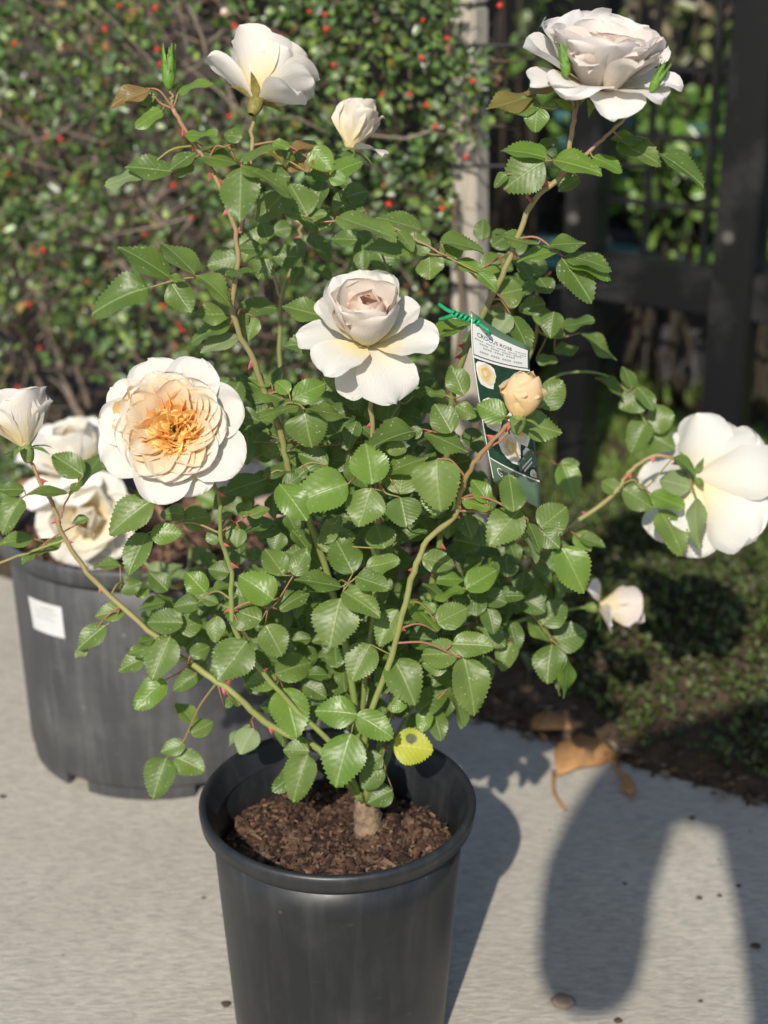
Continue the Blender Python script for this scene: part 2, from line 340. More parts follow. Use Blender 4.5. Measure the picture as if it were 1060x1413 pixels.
# ------------------------------------------------------------------ leaf quads in bulk
def bulk_leaves(name, C, D, N, L, W, cols, mat, parent=None, kind='stuff', shape='oval', fold=0.18):
    """C,D,N arrays (n,3): base, direction, normal; one mesh"""
    D = D/np.linalg.norm(D, axis=1)[:, None]; S = np.cross(D, N); S /= (np.linalg.norm(S, axis=1)[:, None] + 1e-9); N = np.cross(S, D)
    L = L[:, None]; W = W[:, None]
    if shape == 'oval':
        prof = [(0, 0, 0), (0.3, 0.46, 1), (0.72, 0.40, 1), (1, 0, 0), (0.72, -0.40, 1), (0.3, -0.46, 1), (0.5, 0, 0)]
        faces = [(6, 0, 1), (6, 1, 2), (6, 2, 3), (6, 3, 4), (6, 4, 5), (6, 5, 0)]
    else:
        prof = [(0, 0.5, 0), (0, -0.5, 0), (0.55, -0.35, 0.3), (0.55, 0.35, 0.3), (1, 0, 1.0)]
        faces = [(0, 1, 2, 3), (3, 2, 4)]
    vs = [C + D*(L*a) + S*(W*b) + N*(W*fold*c) for a, b, c in prof]
    k = len(prof); A = np.stack(vs, axis=1).reshape(-1, 3); n = len(C)
    F = [tuple(i*k + q for q in f) for i in range(n) for f in faces]
    cc = np.repeat(np.concatenate([cols, np.ones((n, 1))], axis=1), k, axis=0)
    og = WM[parent].translation if parent is not None else Vector((0, 0, 0))
    A = A - np.array(og)
    me = mkmesh(name, A.tolist(), F, mat, shape == 'oval', cc)
    o = newobj(name, me, parent, Matrix.Translation(og))
    if kind: o['kind'] = kind
    return o
def rand_dirs(n, bias=(0, 0, 0)):
    d = nrng.normal(size=(n, 3)); d /= np.linalg.norm(d, axis=1)[:, None]; return d + np.array(bias)
def palette(n, cols, jit=0.25):
    c = np.array(cols)[nrng.integers(0, len(cols), n)]; return np.clip(c*(1 + jit*nrng.normal(size=(n, 1))), 0.004, 1)

# ------------------------------------------------------------------ the hedge on the left
HS0, HS1, HT0, HT1, HZ = -1.75, 0.30, 0.14, 0.62, 1.25
hedge = thing('cotoneaster_hedge', edge(-0.8, 0.35, 0.0), 'woody small-leaved hedge with red berries behind the pots', 'hedge')
def hfront(s, z): return HT0 + 0.07*mnoise.noise(Vector((s*5, z*5, 4))) + 0.03*mnoise.noise(Vector((s*14, z*14, 9)))
def dens(s, z):                       # thinner, twiggier towards the left
    d = mnoise.noise(Vector((s*6, z*6, 20))) + 0.5*mnoise.noise(Vector((s*16, z*16, 25)))
    return d + (0.20 if s > -0.45 else -0.06 - 0.12*min(1, (-0.45 - s)/0.4))
def hclear(p, deep=False):            # leave the post and the gap beside it open
    x, y, _ = proj(p)
    if y > 215 and x > 628 - 0.16*max(0, y - 300): return True
    if x > 690 + 12*math.sin(y*0.06): return True
    if 632 < x < 695 and (y < 62 or 200 < y): return True
    return False
pts = []; tries = 0
while len(pts) < 26000:
    s = rnd.uniform(HS0, HS1 + 0.06); z = rnd.uniform(0.0, HZ)
    if rnd.random() > 0.62 + dens(s, z)*1.0: continue
    c_ = (s, hfront(s, z) + abs(rnd.gauss(0, 0.045)), z)
    if hclear(edge(*c_)): continue
    pts.append(c_)
q = np.array([tuple(edge(*p)) for p in pts]); n = len(q)
nrm = rand_dirs(n, (-0.15, -0.6, 0.75)); dr = rand_dirs(n, (0, -0.3, 0.3))
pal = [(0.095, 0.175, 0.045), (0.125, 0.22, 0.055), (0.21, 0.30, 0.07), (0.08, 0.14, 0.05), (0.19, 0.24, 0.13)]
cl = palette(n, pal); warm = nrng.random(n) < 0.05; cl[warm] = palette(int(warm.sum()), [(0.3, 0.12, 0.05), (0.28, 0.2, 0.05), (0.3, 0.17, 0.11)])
LL = nrng.uniform(0.010, 0.020, n); order = np.argsort(-LL); big = order[:240]; rest = order[240:]
bulk_leaves('foliage', q[rest], dr[rest], nrm[rest], LL[rest], LL[rest]*nrng.uniform(0.6, 0.85, len(rest)), cl[rest], M['hleaf'], hedge)
# the largest as single leaves sharing a few meshes
lm = []
for cset in pal:
    Vv = [(0, 0, 0), (0.46, 0.3, 0.12), (0.40, 0.72, 0.12), (0, 1, 0.0), (-0.40, 0.72, 0.12), (-0.46, 0.3, 0.12), (0, 0.5, 0)]
    lm.append(mkmesh('leaf', Vv, [(6, 0, 1), (6, 1, 2), (6, 2, 3), (6, 3, 4), (6, 4, 5), (6, 5, 0)], M['hleaf'], True, [(*cset, 1)]*7))
def frame(base, d, nvec, sx, sy, sz):
    d = Vector(d).normalized(); s = d.cross(Vector(nvec)); s = s.normalized() if s.length > 1e-5 else d.orthogonal().normalized(); nn = s.cross(d)
    m = Matrix(((s.x*sx, d.x*sy, nn.x*sz, base[0]), (s.y*sx, d.y*sy, nn.y*sz, base[1]), (s.z*sx, d.z*sy, nn.z*sz, base[2]), (0, 0, 0, 1)))
    return m
for i in big:
    newobj('leaf', lm[int(nrng.integers(0, len(lm)))], hedge, frame(q[i], dr[i], nrm[i], LL[i]*0.75, LL[i], LL[i]*0.75))
# dark inner leaves and dead ones deeper in
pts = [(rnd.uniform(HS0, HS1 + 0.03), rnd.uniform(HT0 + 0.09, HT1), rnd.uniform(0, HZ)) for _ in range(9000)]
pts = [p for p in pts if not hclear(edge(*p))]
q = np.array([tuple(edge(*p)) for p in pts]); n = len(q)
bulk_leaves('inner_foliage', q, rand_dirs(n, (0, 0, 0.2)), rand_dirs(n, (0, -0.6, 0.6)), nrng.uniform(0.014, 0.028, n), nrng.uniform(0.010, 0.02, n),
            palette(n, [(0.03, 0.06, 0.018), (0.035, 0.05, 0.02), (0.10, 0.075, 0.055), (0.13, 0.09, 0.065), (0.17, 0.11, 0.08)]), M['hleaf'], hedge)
# branches one can follow, then fine twigs
def curvy(a, b, amp, n=6):
    a = Vector(a); b = Vector(b); return [a.lerp(b, i/n) + Vector((rnd.gauss(0, amp), rnd.gauss(0, amp), rnd.gauss(0, amp)))*(1 if 0 < i < n else 0) for i in range(n+1)]
for i in range(46):
    s = rnd.uniform(HS0, -0.15); z0 = rnd.uniform(0.0, 0.6)
    a = edge(s, rnd.uniform(HT0 + 0.03, HT0 + 0.2), z0); b_ = edge(s + rnd.gauss(-0.12, 0.22), rnd.uniform(HT0 - 0.01, HT0 + 0.12), z0 + rnd.uniform(0.25, 0.6))
    pp = catmull([tuple(v) for v in curvy(a, b_, 0.016)], 3); r0 = rnd.uniform(0.003, 0.0065)
    Vv, Ff = tubeVF(pp, [r0*(1 - 0.6*k/len(pp)) for k in range(len(pp))], 5)
    c = rnd.choice([(0.24, 0.185, 0.15), (0.31, 0.25, 0.21), (0.2, 0.14, 0.10)])
    meshobj('branch', Vv, Ff, M['twig'], hedge, cols=[(*c, 1)]*len(Vv))
Vv, Ff, cc = [], [], []
for i in range(2600):
    s = rnd.uniform(HS0, HS1); z0 = rnd.uniform(0.0, HZ)
    a = edge(s, hfront(s, z0) + rnd.uniform(0.0, 0.16), z0)
    if hclear(a): continue
    d = Vector((rnd.gauss(0, 0.5), rnd.gauss(-0.25, 0.3), rnd.gauss(0.35, 0.5))).normalized()*rnd.uniform(0.05, 0.14)
    r = rnd.uniform(0.0011, 0.0022); m = a + d*0.5 + Vector((rnd.gauss(0, 0.008), 0, rnd.gauss(0, 0.008)))
    k0 = len(Vv); tubeVF([a, m, a + d], [r, r*0.8, r*0.5], 3, Vv, Ff, False)
    c = rnd.choice([(0.23, 0.17, 0.13), (0.30, 0.235, 0.19), (0.16, 0.105, 0.08), (0.34, 0.27, 0.23)]); cc += [(*c, 1)]*(len(Vv) - k0)
o = meshobj('twigs', Vv, Ff, M['twig'], hedge, cols=cc); o['kind'] = 'stuff'
# berries
bm = bmesh.new(); bmesh.ops.create_icosphere(bm, subdivisions=2, radius=1.0)
for v in bm.verts:
    if v.co.z > 0.85: v.co.z -= 0.18
berry = bpy.data.meshes.new('berry'); bm.to_mesh(berry); bm.free(); berry.materials.append(M['berry']); berry.polygons.foreach_set('use_smooth', [True]*len(berry.polygons))
bpx = [(448, 20), (427, 16), (584, 28), (582, 80), (617, 53), (573, 78), (450, 40), (574, 79), (460, 90), (610, 288), (537, 282), (200, 323), (99, 22), (165, 8), (215, 11), (218, 68), (222, 88),
       (317, 160), (128, 101), (85, 141), (240, 256), (247, 448), (252, 456), (131, 425), (225, 422), (65, 190), (30, 200), (84, 192), (12, 240), (100, 330), (55, 480), (180, 545), (20, 60),
       (718, 176), (652, 112), (643, 217), (565, 130), (588, 145), (600, 174), (527, 130), (530, 280), (387, 52), (324, 36), (145, 40), (60, 345), (40, 420), (25, 535), (310, 90), (265, 300), (690, 8)]
for bi, (x, y) in enumerate(bpx):
    if bi % 7 == 5 or bi % 11 == 7: continue
    d = ray(x, y); t = (E0 + EN*(HT0 - 0.02) - CAMP).dot(EN)/d.dot(EN); c = CAMP + d*t
    r = rnd.uniform(0.0026, 0.0044)
    newobj('berry', berry, hedge, Matrix.Translation(c) @ Matrix.Rotation(rnd.uniform(0, 6), 4, 'Y') @ Matrix.Scale(r, 4))

# ------------------------------------------------------------------ wooden post with wires
pb = P(668, 200, 1.985); px0 = Vector((pb.x, pb.y, 0))
post = thing('wooden_post', px0, 'weathered grey square timber post at the end of the hedge', 'post')
rz = Matrix.Rotation(math.atan2(ED.y, ED.x), 3, 'Z'); lean = Matrix.Rotation(math.radians(-1.6), 3, 'Y')
for (z0, z1) in ((-0.01, 0.846), (0.849, 1.25)):
    Vv, Ff = boxVF((0, 0, (z0+z1)/2), (0.038, 0.038, z1 - z0), None, 0.003)
    Vv = [lean @ rz @ v + px0 for v in Vv]; meshobj('timber', Vv, Ff, M['wood'], post, smooth=False)
for zz, dz in ((0.80, 0.0), (0.655, 0.012), (0.50, -0.01)):
    a = px0 + lean @ Vector((0, 0, zz)); d = ED
    pp = [a - d*0.5 + EN*(-0.0225) + Vector((0, 0, dz)), a - d*0.05 + EN*(-0.0225), a + d*0.05 + EN*(-0.0225) + Vector((0, 0, 0.004)), a + d*0.2 + EN*0.1]
    Vv, Ff = tubeVF(catmull([tuple(v) for v in pp], 4), [0.0022]*13, 5); meshobj('wire', Vv, Ff, M['wire'], post)

# ------------------------------------------------------------------ black gate on the right
GA = P(812, 375, 2.48); GA.z = 0; gz = P(812, 375, 2.48).z
def gpt(px, py):                       # on the gate's plane
    d = ray(px, py); t = (GA - CAMP).dot(EN)/d.dot(EN); return CAMP + d*t
gate = thing('garden_gate', GA, 'black metal gate with wire mesh beside the wooden post', 'gate')
def gbox(name, p, sx, sy, sz, bev=0.004, dt=0.0):
    Vv, Ff = boxVF((0, 0, 0), (sx, sy, sz), None, bev); c = Vector(p) + EN*dt
    return meshobj(name, [rz @ v + c for v in Vv], Ff, M['black'], gate, smooth=False, origin=c)
railz = gpt(950, 395).z; r0 = (gpt(812, 395) - GA).dot(ED); r1 = r0 + 1.1
c = GA + ED*((r0+r1)/2 - 0.03); gbox('bottom_rail', (c.x, c.y, railz), r1 - r0, 0.06, 0.072)
for pxx, wd, dt in ((806, 0.055, 0.0), (1022, 0.066, -0.012)):
    a = gpt(pxx, 375); gbox('upright', (a.x, a.y, 0.60), wd, 0.058, 1.22, 0.004, dt)
a = gpt(1000, 500); gbox('stile', (a.x, a.y, railz/2 - 0.02), 0.05, 0.05, railz - 0.04, 0.004, 0.004)
sgap = 0.098; s_a = (gpt(806, 375) - GA).dot(ED)
for k in range(1, 10):
    c = GA + ED*(s_a + k*sgap); gbox('mesh_bar', (c.x, c.y, railz + 0.44), 0.009, 0.009, 0.80, 0.0, 0.012)
for k in range(7):
    c = GA + ED*((r0+r1)/2); gbox('mesh_bar', (c.x, c.y, railz + 0.12 + k*0.105), r1 - r0, 0.008, 0.009, 0.0, 0.022)

# what shows through it: trough, bench, shrubs, dark backdrop standing in for the shade
a = G(905, 532); tr = thing('planter_trough', a, 'dark grey plastic trough standing on the lawn behind the gate', 'planter')
Vv, Ff = latheVF([(0.0, 0.004), (1.0, 0.0), (1.12, 1.0), (1.16, 1.0), (1.16, 1.1), (1.05, 1.1), (0.95, 0.12)], 4)
rot45 = Matrix.Rotation(math.radians(45), 3, 'Z')
def sq(v): v = rot45 @ v; return rz @ Vector((v.x*0.5, v.y*0.17, v.z*0.24)) + a + ED*0.12 + EN*0.12
meshobj('trough_body', [sq(v) for v in Vv], Ff, M['pot2'], tr, smooth=False)
Vv, Ff = boxVF((0, 0, 0), (0.66, 0.2, 0.02), None, 0.004); meshobj('trough_soil', [rz @ v + a + ED*0.12 + EN*0.12 + Vector((0, 0, 0.235)) for v in Vv], Ff, M['mix'], tr)
bc = P(900, 215, 3.22); bench = thing('slatted_bench', (bc.x, bc.y, 0), 'teal painted slatted bench half hidden behind the gate', 'bench')
for k, (dy, dz) in enumerate(((0, 0.0), (0.0, -0.055), (0.0, -0.11), (-0.06, -0.25), (-0.13, -0.255), (-0.2, -0.26))):
    Vv, Ff = boxVF((0, 0, 0), (0.95, 0.018 if k < 3 else 0.055, 0.034 if k < 3 else 0.018), None, 0.003)
    meshobj('slat', [rz @ v + bc + EN*dy + Vector((0, 0, dz + 0.06)) + ED*0.25 for v in Vv], Ff, M['teal'], bench)
for s in (-0.15, 0.65):
    for t in (0.03, -0.22):
        top = bc.z + (0.09 if t > 0 else -0.21); Vv, Ff = boxVF((0, 0, top/2), (0.04, 0.04, top), None, 0.003)
        meshobj('leg', [rz @ v + Vector((bc.x, bc.y, 0)) + ED*s + EN*t for v in Vv], Ff, M['black'], bench)
wl = thing('shade_backdrop', edge(0.2, 1.85, 0), 'black backdrop added for the shade far behind the gate', 'wall')  # added black panels stand in for the deep shade beyond the gate
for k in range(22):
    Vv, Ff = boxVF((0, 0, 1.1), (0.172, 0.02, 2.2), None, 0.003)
    meshobj('backdrop_panel', [rz @ v + edge(-1.7 + k*0.178, 1.85 + (0.006 if k % 2 else 0), 0) for v in Vv], Ff, M['wall'], wl, origin=edge(-1.7 + k*0.178, 1.85, 0))
def shrub(px, py, Y, r, h, n, cols, label, leafL=(0.03, 0.055)):
    c = P(px, py, Y); t = thing('shrub', (c.x, c.y, 0), label, 'shrub', 'shrubs beyond the gate')
    C = []; 
    while len(C) < n:
        p = Vector((rnd.uniform(-1, 1), rnd.uniform(-1, 1), rnd.uniform(-1, 1)))
        if p.length > 1 or mnoise.noise(p*2.3 + Vector((px, py, 0))) < -0.12: continue
        C.append((c.x + p.x*r, c.y + p.y*r, max(0.02, c.z + p.z*h)))
    C = np.array(C)
    bulk_leaves('crown', C, rand_dirs(n, (0, -0.2, -0.1)), rand_dirs(n, (0, -0.5, 0.8)), nrng.uniform(*leafL, n), nrng.uniform(0.016, 0.03, n), palette(n, cols), M['hleaf'], t, None)
    for k in range(5):
        a = Vector((c.x + rnd.gauss(0, 0.02), c.y + rnd.gauss(0, 0.02), 0)); b_ = Vector((c.x + rnd.gauss(0, r*0.5), c.y + rnd.gauss(0, r*0.5), c.z + h*0.5))
        pp = curvy(a, b_, 0.015, 5); Vv, Ff = tubeVF(pp, [0.008*(1 - 0.12*i) for i in range(6)], 5); meshobj('stem', Vv, Ff, M['twig'], t, cols=[(0.05, 0.04, 0.03, 1)]*len(Vv))
gcols = [(0.12, 0.24, 0.03), (0.16, 0.28, 0.05), (0.09, 0.17, 0.03), (0.20, 0.30, 0.07)]
shrub(955, 235, 2.95, 0.16, 0.16, 330, gcols, 'bright green leafy shrub between the gate bars beside the right upright')
shrub(850, 215, 3.1, 0.15, 0.13, 190, gcols, 'bright green shrub behind the rose below the right-hand bloom')
shrub(920, 40, 3.15, 0.16, 0.12, 90, [(0.10, 0.16, 0.03), (0.2, 0.22, 0.09), (0.3, 0.25, 0.16)], 'loose olive and tan shrub against the dark backdrop at the top')
shrub(730, 60, 3.2, 0.09, 0.20, 70, gcols, 'narrow green shrub in the dark gap right of the wooden post')
shrub(1070, 300, 2.8, 0.14, 0.12, 260, gcols, 'green shrub at the right edge behind the gate upright')

# lawn, ground cover
def scatter(n, srange, trange, keep=None):
    out = []
    while len(out) < n:
        s = rnd.uniform(*srange); t = rnd.uniform(*trange)
        if keep and not keep(s, t): continue
        out.append((s, t))
    return out
st = scatter(26000, (-0.9, 1.1), (0.62, 1.9), lambda s, t: mnoise.noise(Vector((s*5, t*5, 50))) > -0.28)
C = np.array([tuple(edge(s, t, bedz(s, t) - 0.003)) for s, t in st]); n = len(C)
D = rand_dirs(n, (0, 0, 0)); D[:, 2] = np.abs(D[:, 2])*0.6 + 0.7
tag(bulk_leaves('lawn_grass', C, D, rand_dirs(n, (0, -0.5, 0.3)), nrng.uniform(0.02, 0.05, n), nrng.uniform(0.0025, 0.005, n), palette(n, [(0.18, 0.32, 0.045), (0.24, 0.38, 0.07), (0.28, 0.34, 0.10)]), M['blade'], None, 'stuff', 'blade'),
    'short bright lawn under and beyond the gate', 'grass')
def coverkeep(s, t):
    m = mnoise.noise(Vector((s*7, t*7, 60)))
    return t > 0.025 + 0.04*m + max(0, 0.08 - s*0.5)*(1 if s > -0.1 else 1.3) and not (s > 0.34 + 0.05*m and t < 0.11) and rnd.random() < 0.95 + m
st = scatter(36000, (-0.42, 0.9), (0.02, 0.80), coverkeep)
C = np.array([tuple(edge(s, t, bedz(s, t) + rnd.uniform(0.0, 0.022))) for s, t in st]); n = len(C)
tag(bulk_leaves('ground_cover', C, rand_dirs(n, (0, 0, 0.25)), rand_dirs(n, (0, -0.3, 0.9)), nrng.uniform(0.007, 0.015, n), nrng.uniform(0.005, 0.010, n),
    palette(n, [(0.055, 0.082, 0.02), (0.07, 0.10, 0.024), (0.09, 0.115, 0.032), (0.07, 0.058, 0.032)]), M['cover'], None), 'low olive ground cover mat at the edge of the concrete', 'ground cover')
# leaf litter and small debris along the edge
st = [(rnd.gauss(0.12, 0.22), abs(rnd.gauss(0.0, 0.03)) - 0.012) for _ in range(420)]
C = np.array([tuple(edge(s, t, max(0.002, bedz(s, t)) + 0.002)) for s, t in st]); n = len(C)
tag(bulk_leaves('leaf_litter', C, rand_dirs(n)*np.array([1, 1, 0.15]), rand_dirs(n, (0, 0, 2.0)), nrng.uniform(0.006, 0.022, n), nrng.uniform(0.003, 0.009, n),
    palette(n, [(0.1, 0.06, 0.035), (0.2, 0.12, 0.06), (0.25, 0.2, 0.14), (0.05, 0.035, 0.02)]), M['cover'], None), 'brown litter strewn along the edge of the concrete', 'litter')
# edging stones at the right
es = thing('edging_stone', edge(0.34, 0.07, 0), 'rough brown edging stone at the right beside the ground cover', 'stone')
for k, (s0, s1) in enumerate(((0.35, 0.62), (0.626, 0.95))):
    Vv, Ff = boxVF((0, 0, 0), (s1 - s0, 0.085, 0.07), None, 0.012)
    Vv = [rz @ (v + Vector((0.006*mnoise.noise(v*30), 0.006*mnoise.noise(v*25), 0.004*mnoise.noise(v*40)))) + edge((s0+s1)/2, 0.075, 0.012) for v in Vv]
    meshobj('block', Vv, Ff, M['stone'], es)

# ------------------------------------------------------------------ pots
def make_pot(name, c, R, H, rb, label, mat, lip, cat='pot', notches=None):
    t = thing(name, (c.x, c.y, 0), label, cat); rt = R*0.915; zf = 0.016
    prof = [(0.0, zf + 0.004), (rb, zf), (rb + 0.002, zf + 0.004)]
    for k in range(1, 7): f = k/6; prof.append((rb + 0.002 + (rt - rb - 0.002)*f, zf + 0.004 + (H - lip - zf - 0.004)*f))
    inn = [(rt - 0.001, H - lip), (rt - 0.004, H - lip - 0.004)] + [(rb - 0.004 + (rt - rb)*f, 0.03 + (H - lip - 0.034)*f) for f in (0.8, 0.5, 0.2, 0.0)]
    Vv, Ff = latheVF(prof + inn, 96, (c.x, c.y, 0)); meshobj('pot_body', Vv, Ff, mat, t)
    rl = [(rt - 0.0005, H - lip - 0.003), (rt + 0.003, H - lip - 0.004), (R - 0.004, H - lip), (R - 0.0012, H - lip + 0.002), (R - 0.001, H - lip*0.55), (R - 0.0002, H - lip*0.45), (R, H - 0.003),
          (R - 0.0015, H - 0.0006), (R - 0.004, H), (R - 0.0062, H - 0.0012), (R - 0.0075, H - 0.004), (rt - 0.002, H - lip*0.9), (rt - 0.005, H - lip - 0.004)]
    Vv, Ff = latheVF(rl, 96, (c.x, c.y, 0)); meshobj('pot_rim', Vv, Ff, mat, t)
    # foot ring with drain notches
    n = 96; prof = [(rb - 0.008, 0.0), (rb - 0.001, 0.0), (rb, zf + 0.001), (rb - 0.008, zf + 0.001)]
    gaps = sorted(notches or [(0, 10)])
    for gi, (g0, g1) in enumerate(gaps):
        e0, e1 = g1, gaps[(gi+1) % len(gaps)][0]
        if e1 <= e0: e1 += 360
        m_ = max(3, int((e1 - e0)/4)); Vv, Ff = [], []
        for k in range(m_+1):
            a_ = math.radians(e0 + (e1 - e0)*k/m_)
            for r, z in prof: Vv.append(Vector((c.x + r*math.cos(a_), c.y + r*math.sin(a_), z)))
        for k in range(m_):
            for j in range(4): Ff.append((k*4+j, k*4+4+j, k*4+4+(j+1) % 4, k*4+(j+1) % 4))
        Ff += [(0, 1, 2, 3), (m_*4+3, m_*4+2, m_*4+1, m_*4)]
        meshobj('foot', Vv, Ff, mat, t, smooth=False)
    return t
POTH = 0.25; POTR = 0.12
rc = G(466, 1098, POTH); PC = Vector((rc.x, rc.y, 0)); PR = 191/FPX*proj(rc)[2]; POTR = PR
pot = make_pot('plant_pot', PC, PR, POTH, PR*0.785, 'small black plastic pot in front holding the blooming rose', M['pot'], 0.017)
R2 = 0.19; c2 = G(215, 700, 0.30); C2 = Vector((c2.x, c2.y, 0))
pot2 = make_pot('plant_pot', C2, R2, 0.30, 0.166, 'large dusty black pot behind at the left with a white sticker', M['pot2'], 0.022,
                notches=[(232, 243), (288, 299), (340, 350), (180, 190), (130, 140), (80, 90)])
# sticker on the rear pot: follows the wall
def wall2(ang, z): f = (z - 0.02)/(0.278 - 0.02); r = 0.168 + (R2*0.915 - 0.168)*f + 0.0008; return Vector((C2.x + r*math.cos(ang), C2.y + r*math.sin(ang), z))
def onwall2(px, py):
    d = ray(px, py); best = None
    for i in range(200):
        t = 1.2 + i*0.004; p = CAMP + d*t; f = (p.z - 0.02)/(0.258); r = 0.168 + (R2*0.915 - 0.168)*f
        if math.hypot(p.x - C2.x, p.y - C2.y) < r: best = p; break
    p = best if best is not None else CAMP + d*1.7
    return math.atan2(p.y - C2.y, p.x - C2.x), p.z
def wallpatch(corners, nx, ny, off, name, mat):
    Vv, Ff = [], []
    for j in range(ny+1):
        for i in range(nx+1):
            u, v = i/nx, j/ny
            a0 = corners[0][0]*(1-u) + corners[1][0]*u; a1 = corners[3][0]*(1-u) + corners[2][0]*u
            z0 = corners[0][1]*(1-u) + corners[1][1]*u; z1 = corners[3][1]*(1-u) + corners[2][1]*u
            q_ = wall2(a0*(1-v) + a1*v, z0*(1-v) + z1*v); dd = (q_ - Vector((C2.x, C2.y, q_.z))).normalized(); Vv.append(q_ + dd*off)
    for j in range(ny):
        for i in range(nx):
            a = j*(nx+1) + i; Ff.append((a, a+1, a+nx+2, a+nx+1))
    return meshobj(name, Vv, Ff, mat, pot2)
cs = [onwall2(40, 822), onwall2(86, 837), onwall2(92, 880), onwall2(48, 866)]
wallpatch(cs, 8, 6, 0.0, 'sticker', M['sticker'])
for v0, v1, u0, u1 in ((0.16, 0.2, 0.42, 0.78), (0.3, 0.325, 0.2, 0.85), (0.42, 0.44, 0.2, 0.7), (0.52, 0.54, 0.2, 0.8)):
    def bl(u, v): return tuple((cs[0][k]*(1-u) + cs[1][k]*u)*(1-v) + (cs[3][k]*(1-u) + cs[2][k]*u)*v for k in (0, 1))
    wallpatch([bl(u0, v0), bl(u1, v0), bl(u1, v1), bl(u0, v1)], 4, 1, 0.0004, 'print_line', M['inkg'])

def chips(name, c, r, z, n, parent, smin, smax, cols, seed):
    rr = random.Random(seed); Vv, Ff, cc = [], [], []
    for i in range(n):
        a = rr.uniform(0, 2*math.pi); d = r*math.sqrt(rr.random()); s = rr.uniform(smin, smax)
        if rr.random() < 0.12: s *= 1.7
        x, y = c.x + d*math.cos(a), c.y + d*math.sin(a)
        zz = z + 0.010*mnoise.noise(Vector((x*22, y*22, 3))) + 0.004*mnoise.noise(Vector((x*60, y*60, 8))) + rr.uniform(-0.002, 0.004)
        R_ = Matrix.Rotation(rr.uniform(0, 6.28), 3, 'Z') @ Matrix.Rotation(rr.gauss(0, 0.45), 3, 'X') @ Matrix.Rotation(rr.gauss(0, 0.45), 3, 'Y')
        b_ = len(Vv); sx, sy, sz = s*rr.uniform(0.9, 1.9), s*rr.uniform(0.45, 0.8), s*rr.uniform(0.2, 0.45)
        for q_ in ((-1, -0.6, -1), (1, -0.8, -1), (0.8, 0.9, -1), (-0.8, 0.8, -1), (-0.7, -0.5, 1), (0.75, -0.6, 1), (0.6, 0.6, 1), (-0.8, 0.5, 0.8)):
            Vv.append(R_ @ Vector((q_[0]*sx*rr.uniform(0.7, 1.1), q_[1]*sy*rr.uniform(0.7, 1.1), q_[2]*sz)) + Vector((x, y, zz)))
        Ff += [tuple(b_+k for k in f) for f in ((3, 2, 1, 0), (4, 5, 6, 7), (0, 1, 5, 4), (1, 2, 6, 5), (2, 3, 7, 6), (3, 0, 4, 7))]
        col = rr.choice(cols); f = rr.uniform(0.6, 1.35); cc += [(col[0]*f, col[1]*f, col[2]*f, 1)]*8
    o = meshobj(name, Vv, Ff, M['chip'], parent, smooth=False, cols=cc); o['kind'] = 'stuff'; return o
def soil(name, c, r, z, label, n, smin, smax, cols, seed):
    Vv, Ff = [Vector((c.x, c.y, z))], []; nr, na_ = 16, 48
    for i in range(1, nr+1):
        for k in range(na_):
            a = 2*math.pi*k/na_; d = r*i/nr; x, y = c.x + d*math.cos(a), c.y + d*math.sin(a)
            Vv.append(Vector((x, y, z + 0.010*mnoise.noise(Vector((x*22, y*22, 3))) + 0.004*mnoise.noise(Vector((x*60, y*60, 8))) - 0.003)))
    for k in range(na_): Ff.append((0, 1 + k, 1 + (k+1) % na_))
    for i in range(nr-1):
        for k in range(na_):
            a = 1 + i*na_ + k; b_ = 1 + i*na_ + (k+1) % na_; Ff.append((a, a+na_, b_+na_, b_))
    o = meshobj(name, Vv, Ff, M['mix'], None, origin=(c.x, c.y, z)); tag(o, label, 'potting mix', None, 'stuff')
    chips('bark_chips', c, r*0.945, z, n, o, smin, smax, cols, seed); return o
SOILZ = POTH - 0.054
soil('potting_mix', PC, PR*0.875, SOILZ, 'dark brown bark mix filling the small front pot', 5200, 0.0013, 0.0040, [(0.085, 0.047, 0.031), (0.12, 0.07, 0.046), (0.05, 0.028, 0.02), (0.16, 0.105, 0.072), (0.035, 0.02, 0.015)], 3)
soil('potting_mix', C2, R2*0.88, 0.262, 'bark mix in the large pot behind', 900, 0.004, 0.010, [(0.14, 0.085, 0.055), (0.2, 0.12, 0.08), (0.07, 0.042, 0.03)], 5)
for (x, y, s, cc_) in ((48, 692, 0.036, (0.40, 0.2, 0.12)), (378, 706, 0.030, (0.50, 0.38, 0.31)), (205, 716, 0.026, (0.42, 0.24, 0.18)), (352, 716, 0.022, (0.36, 0.19, 0.14))):
    p = G(x, y, 0.275); bm = bmesh.new(); bmesh.ops.create_icosphere(bm, subdivisions=2, radius=1)
    for v in bm.verts: v.co = v.co*(1 + 0.35*mnoise.noise(v.co*1.4 + Vector((x, 0, 0))))
    Vv = [Vector((v.co.x*s, v.co.y*s*0.8, v.co.z*s*0.62)) + p + Vector((0, 0, s*0.1)) for v in bm.verts]; Ff = [[v.index for v in f.verts] for f in bm.faces]; bm.free()
    o = meshobj('bark_nugget', Vv, Ff, M['chip'], None, origin=p, cols=[(*cc_, 1)]*len(Vv))
    tag(o, {48: 'orange brown bark nugget at the left rim of the large pot', 378: 'pale pinkish bark nugget in the large pot behind the rose', 205: 'round pink bark nugget below the front apricot bloom', 352: 'small reddish bark nugget beside the pale one'}[x], 'bark', 'bark nuggets in the large pot')

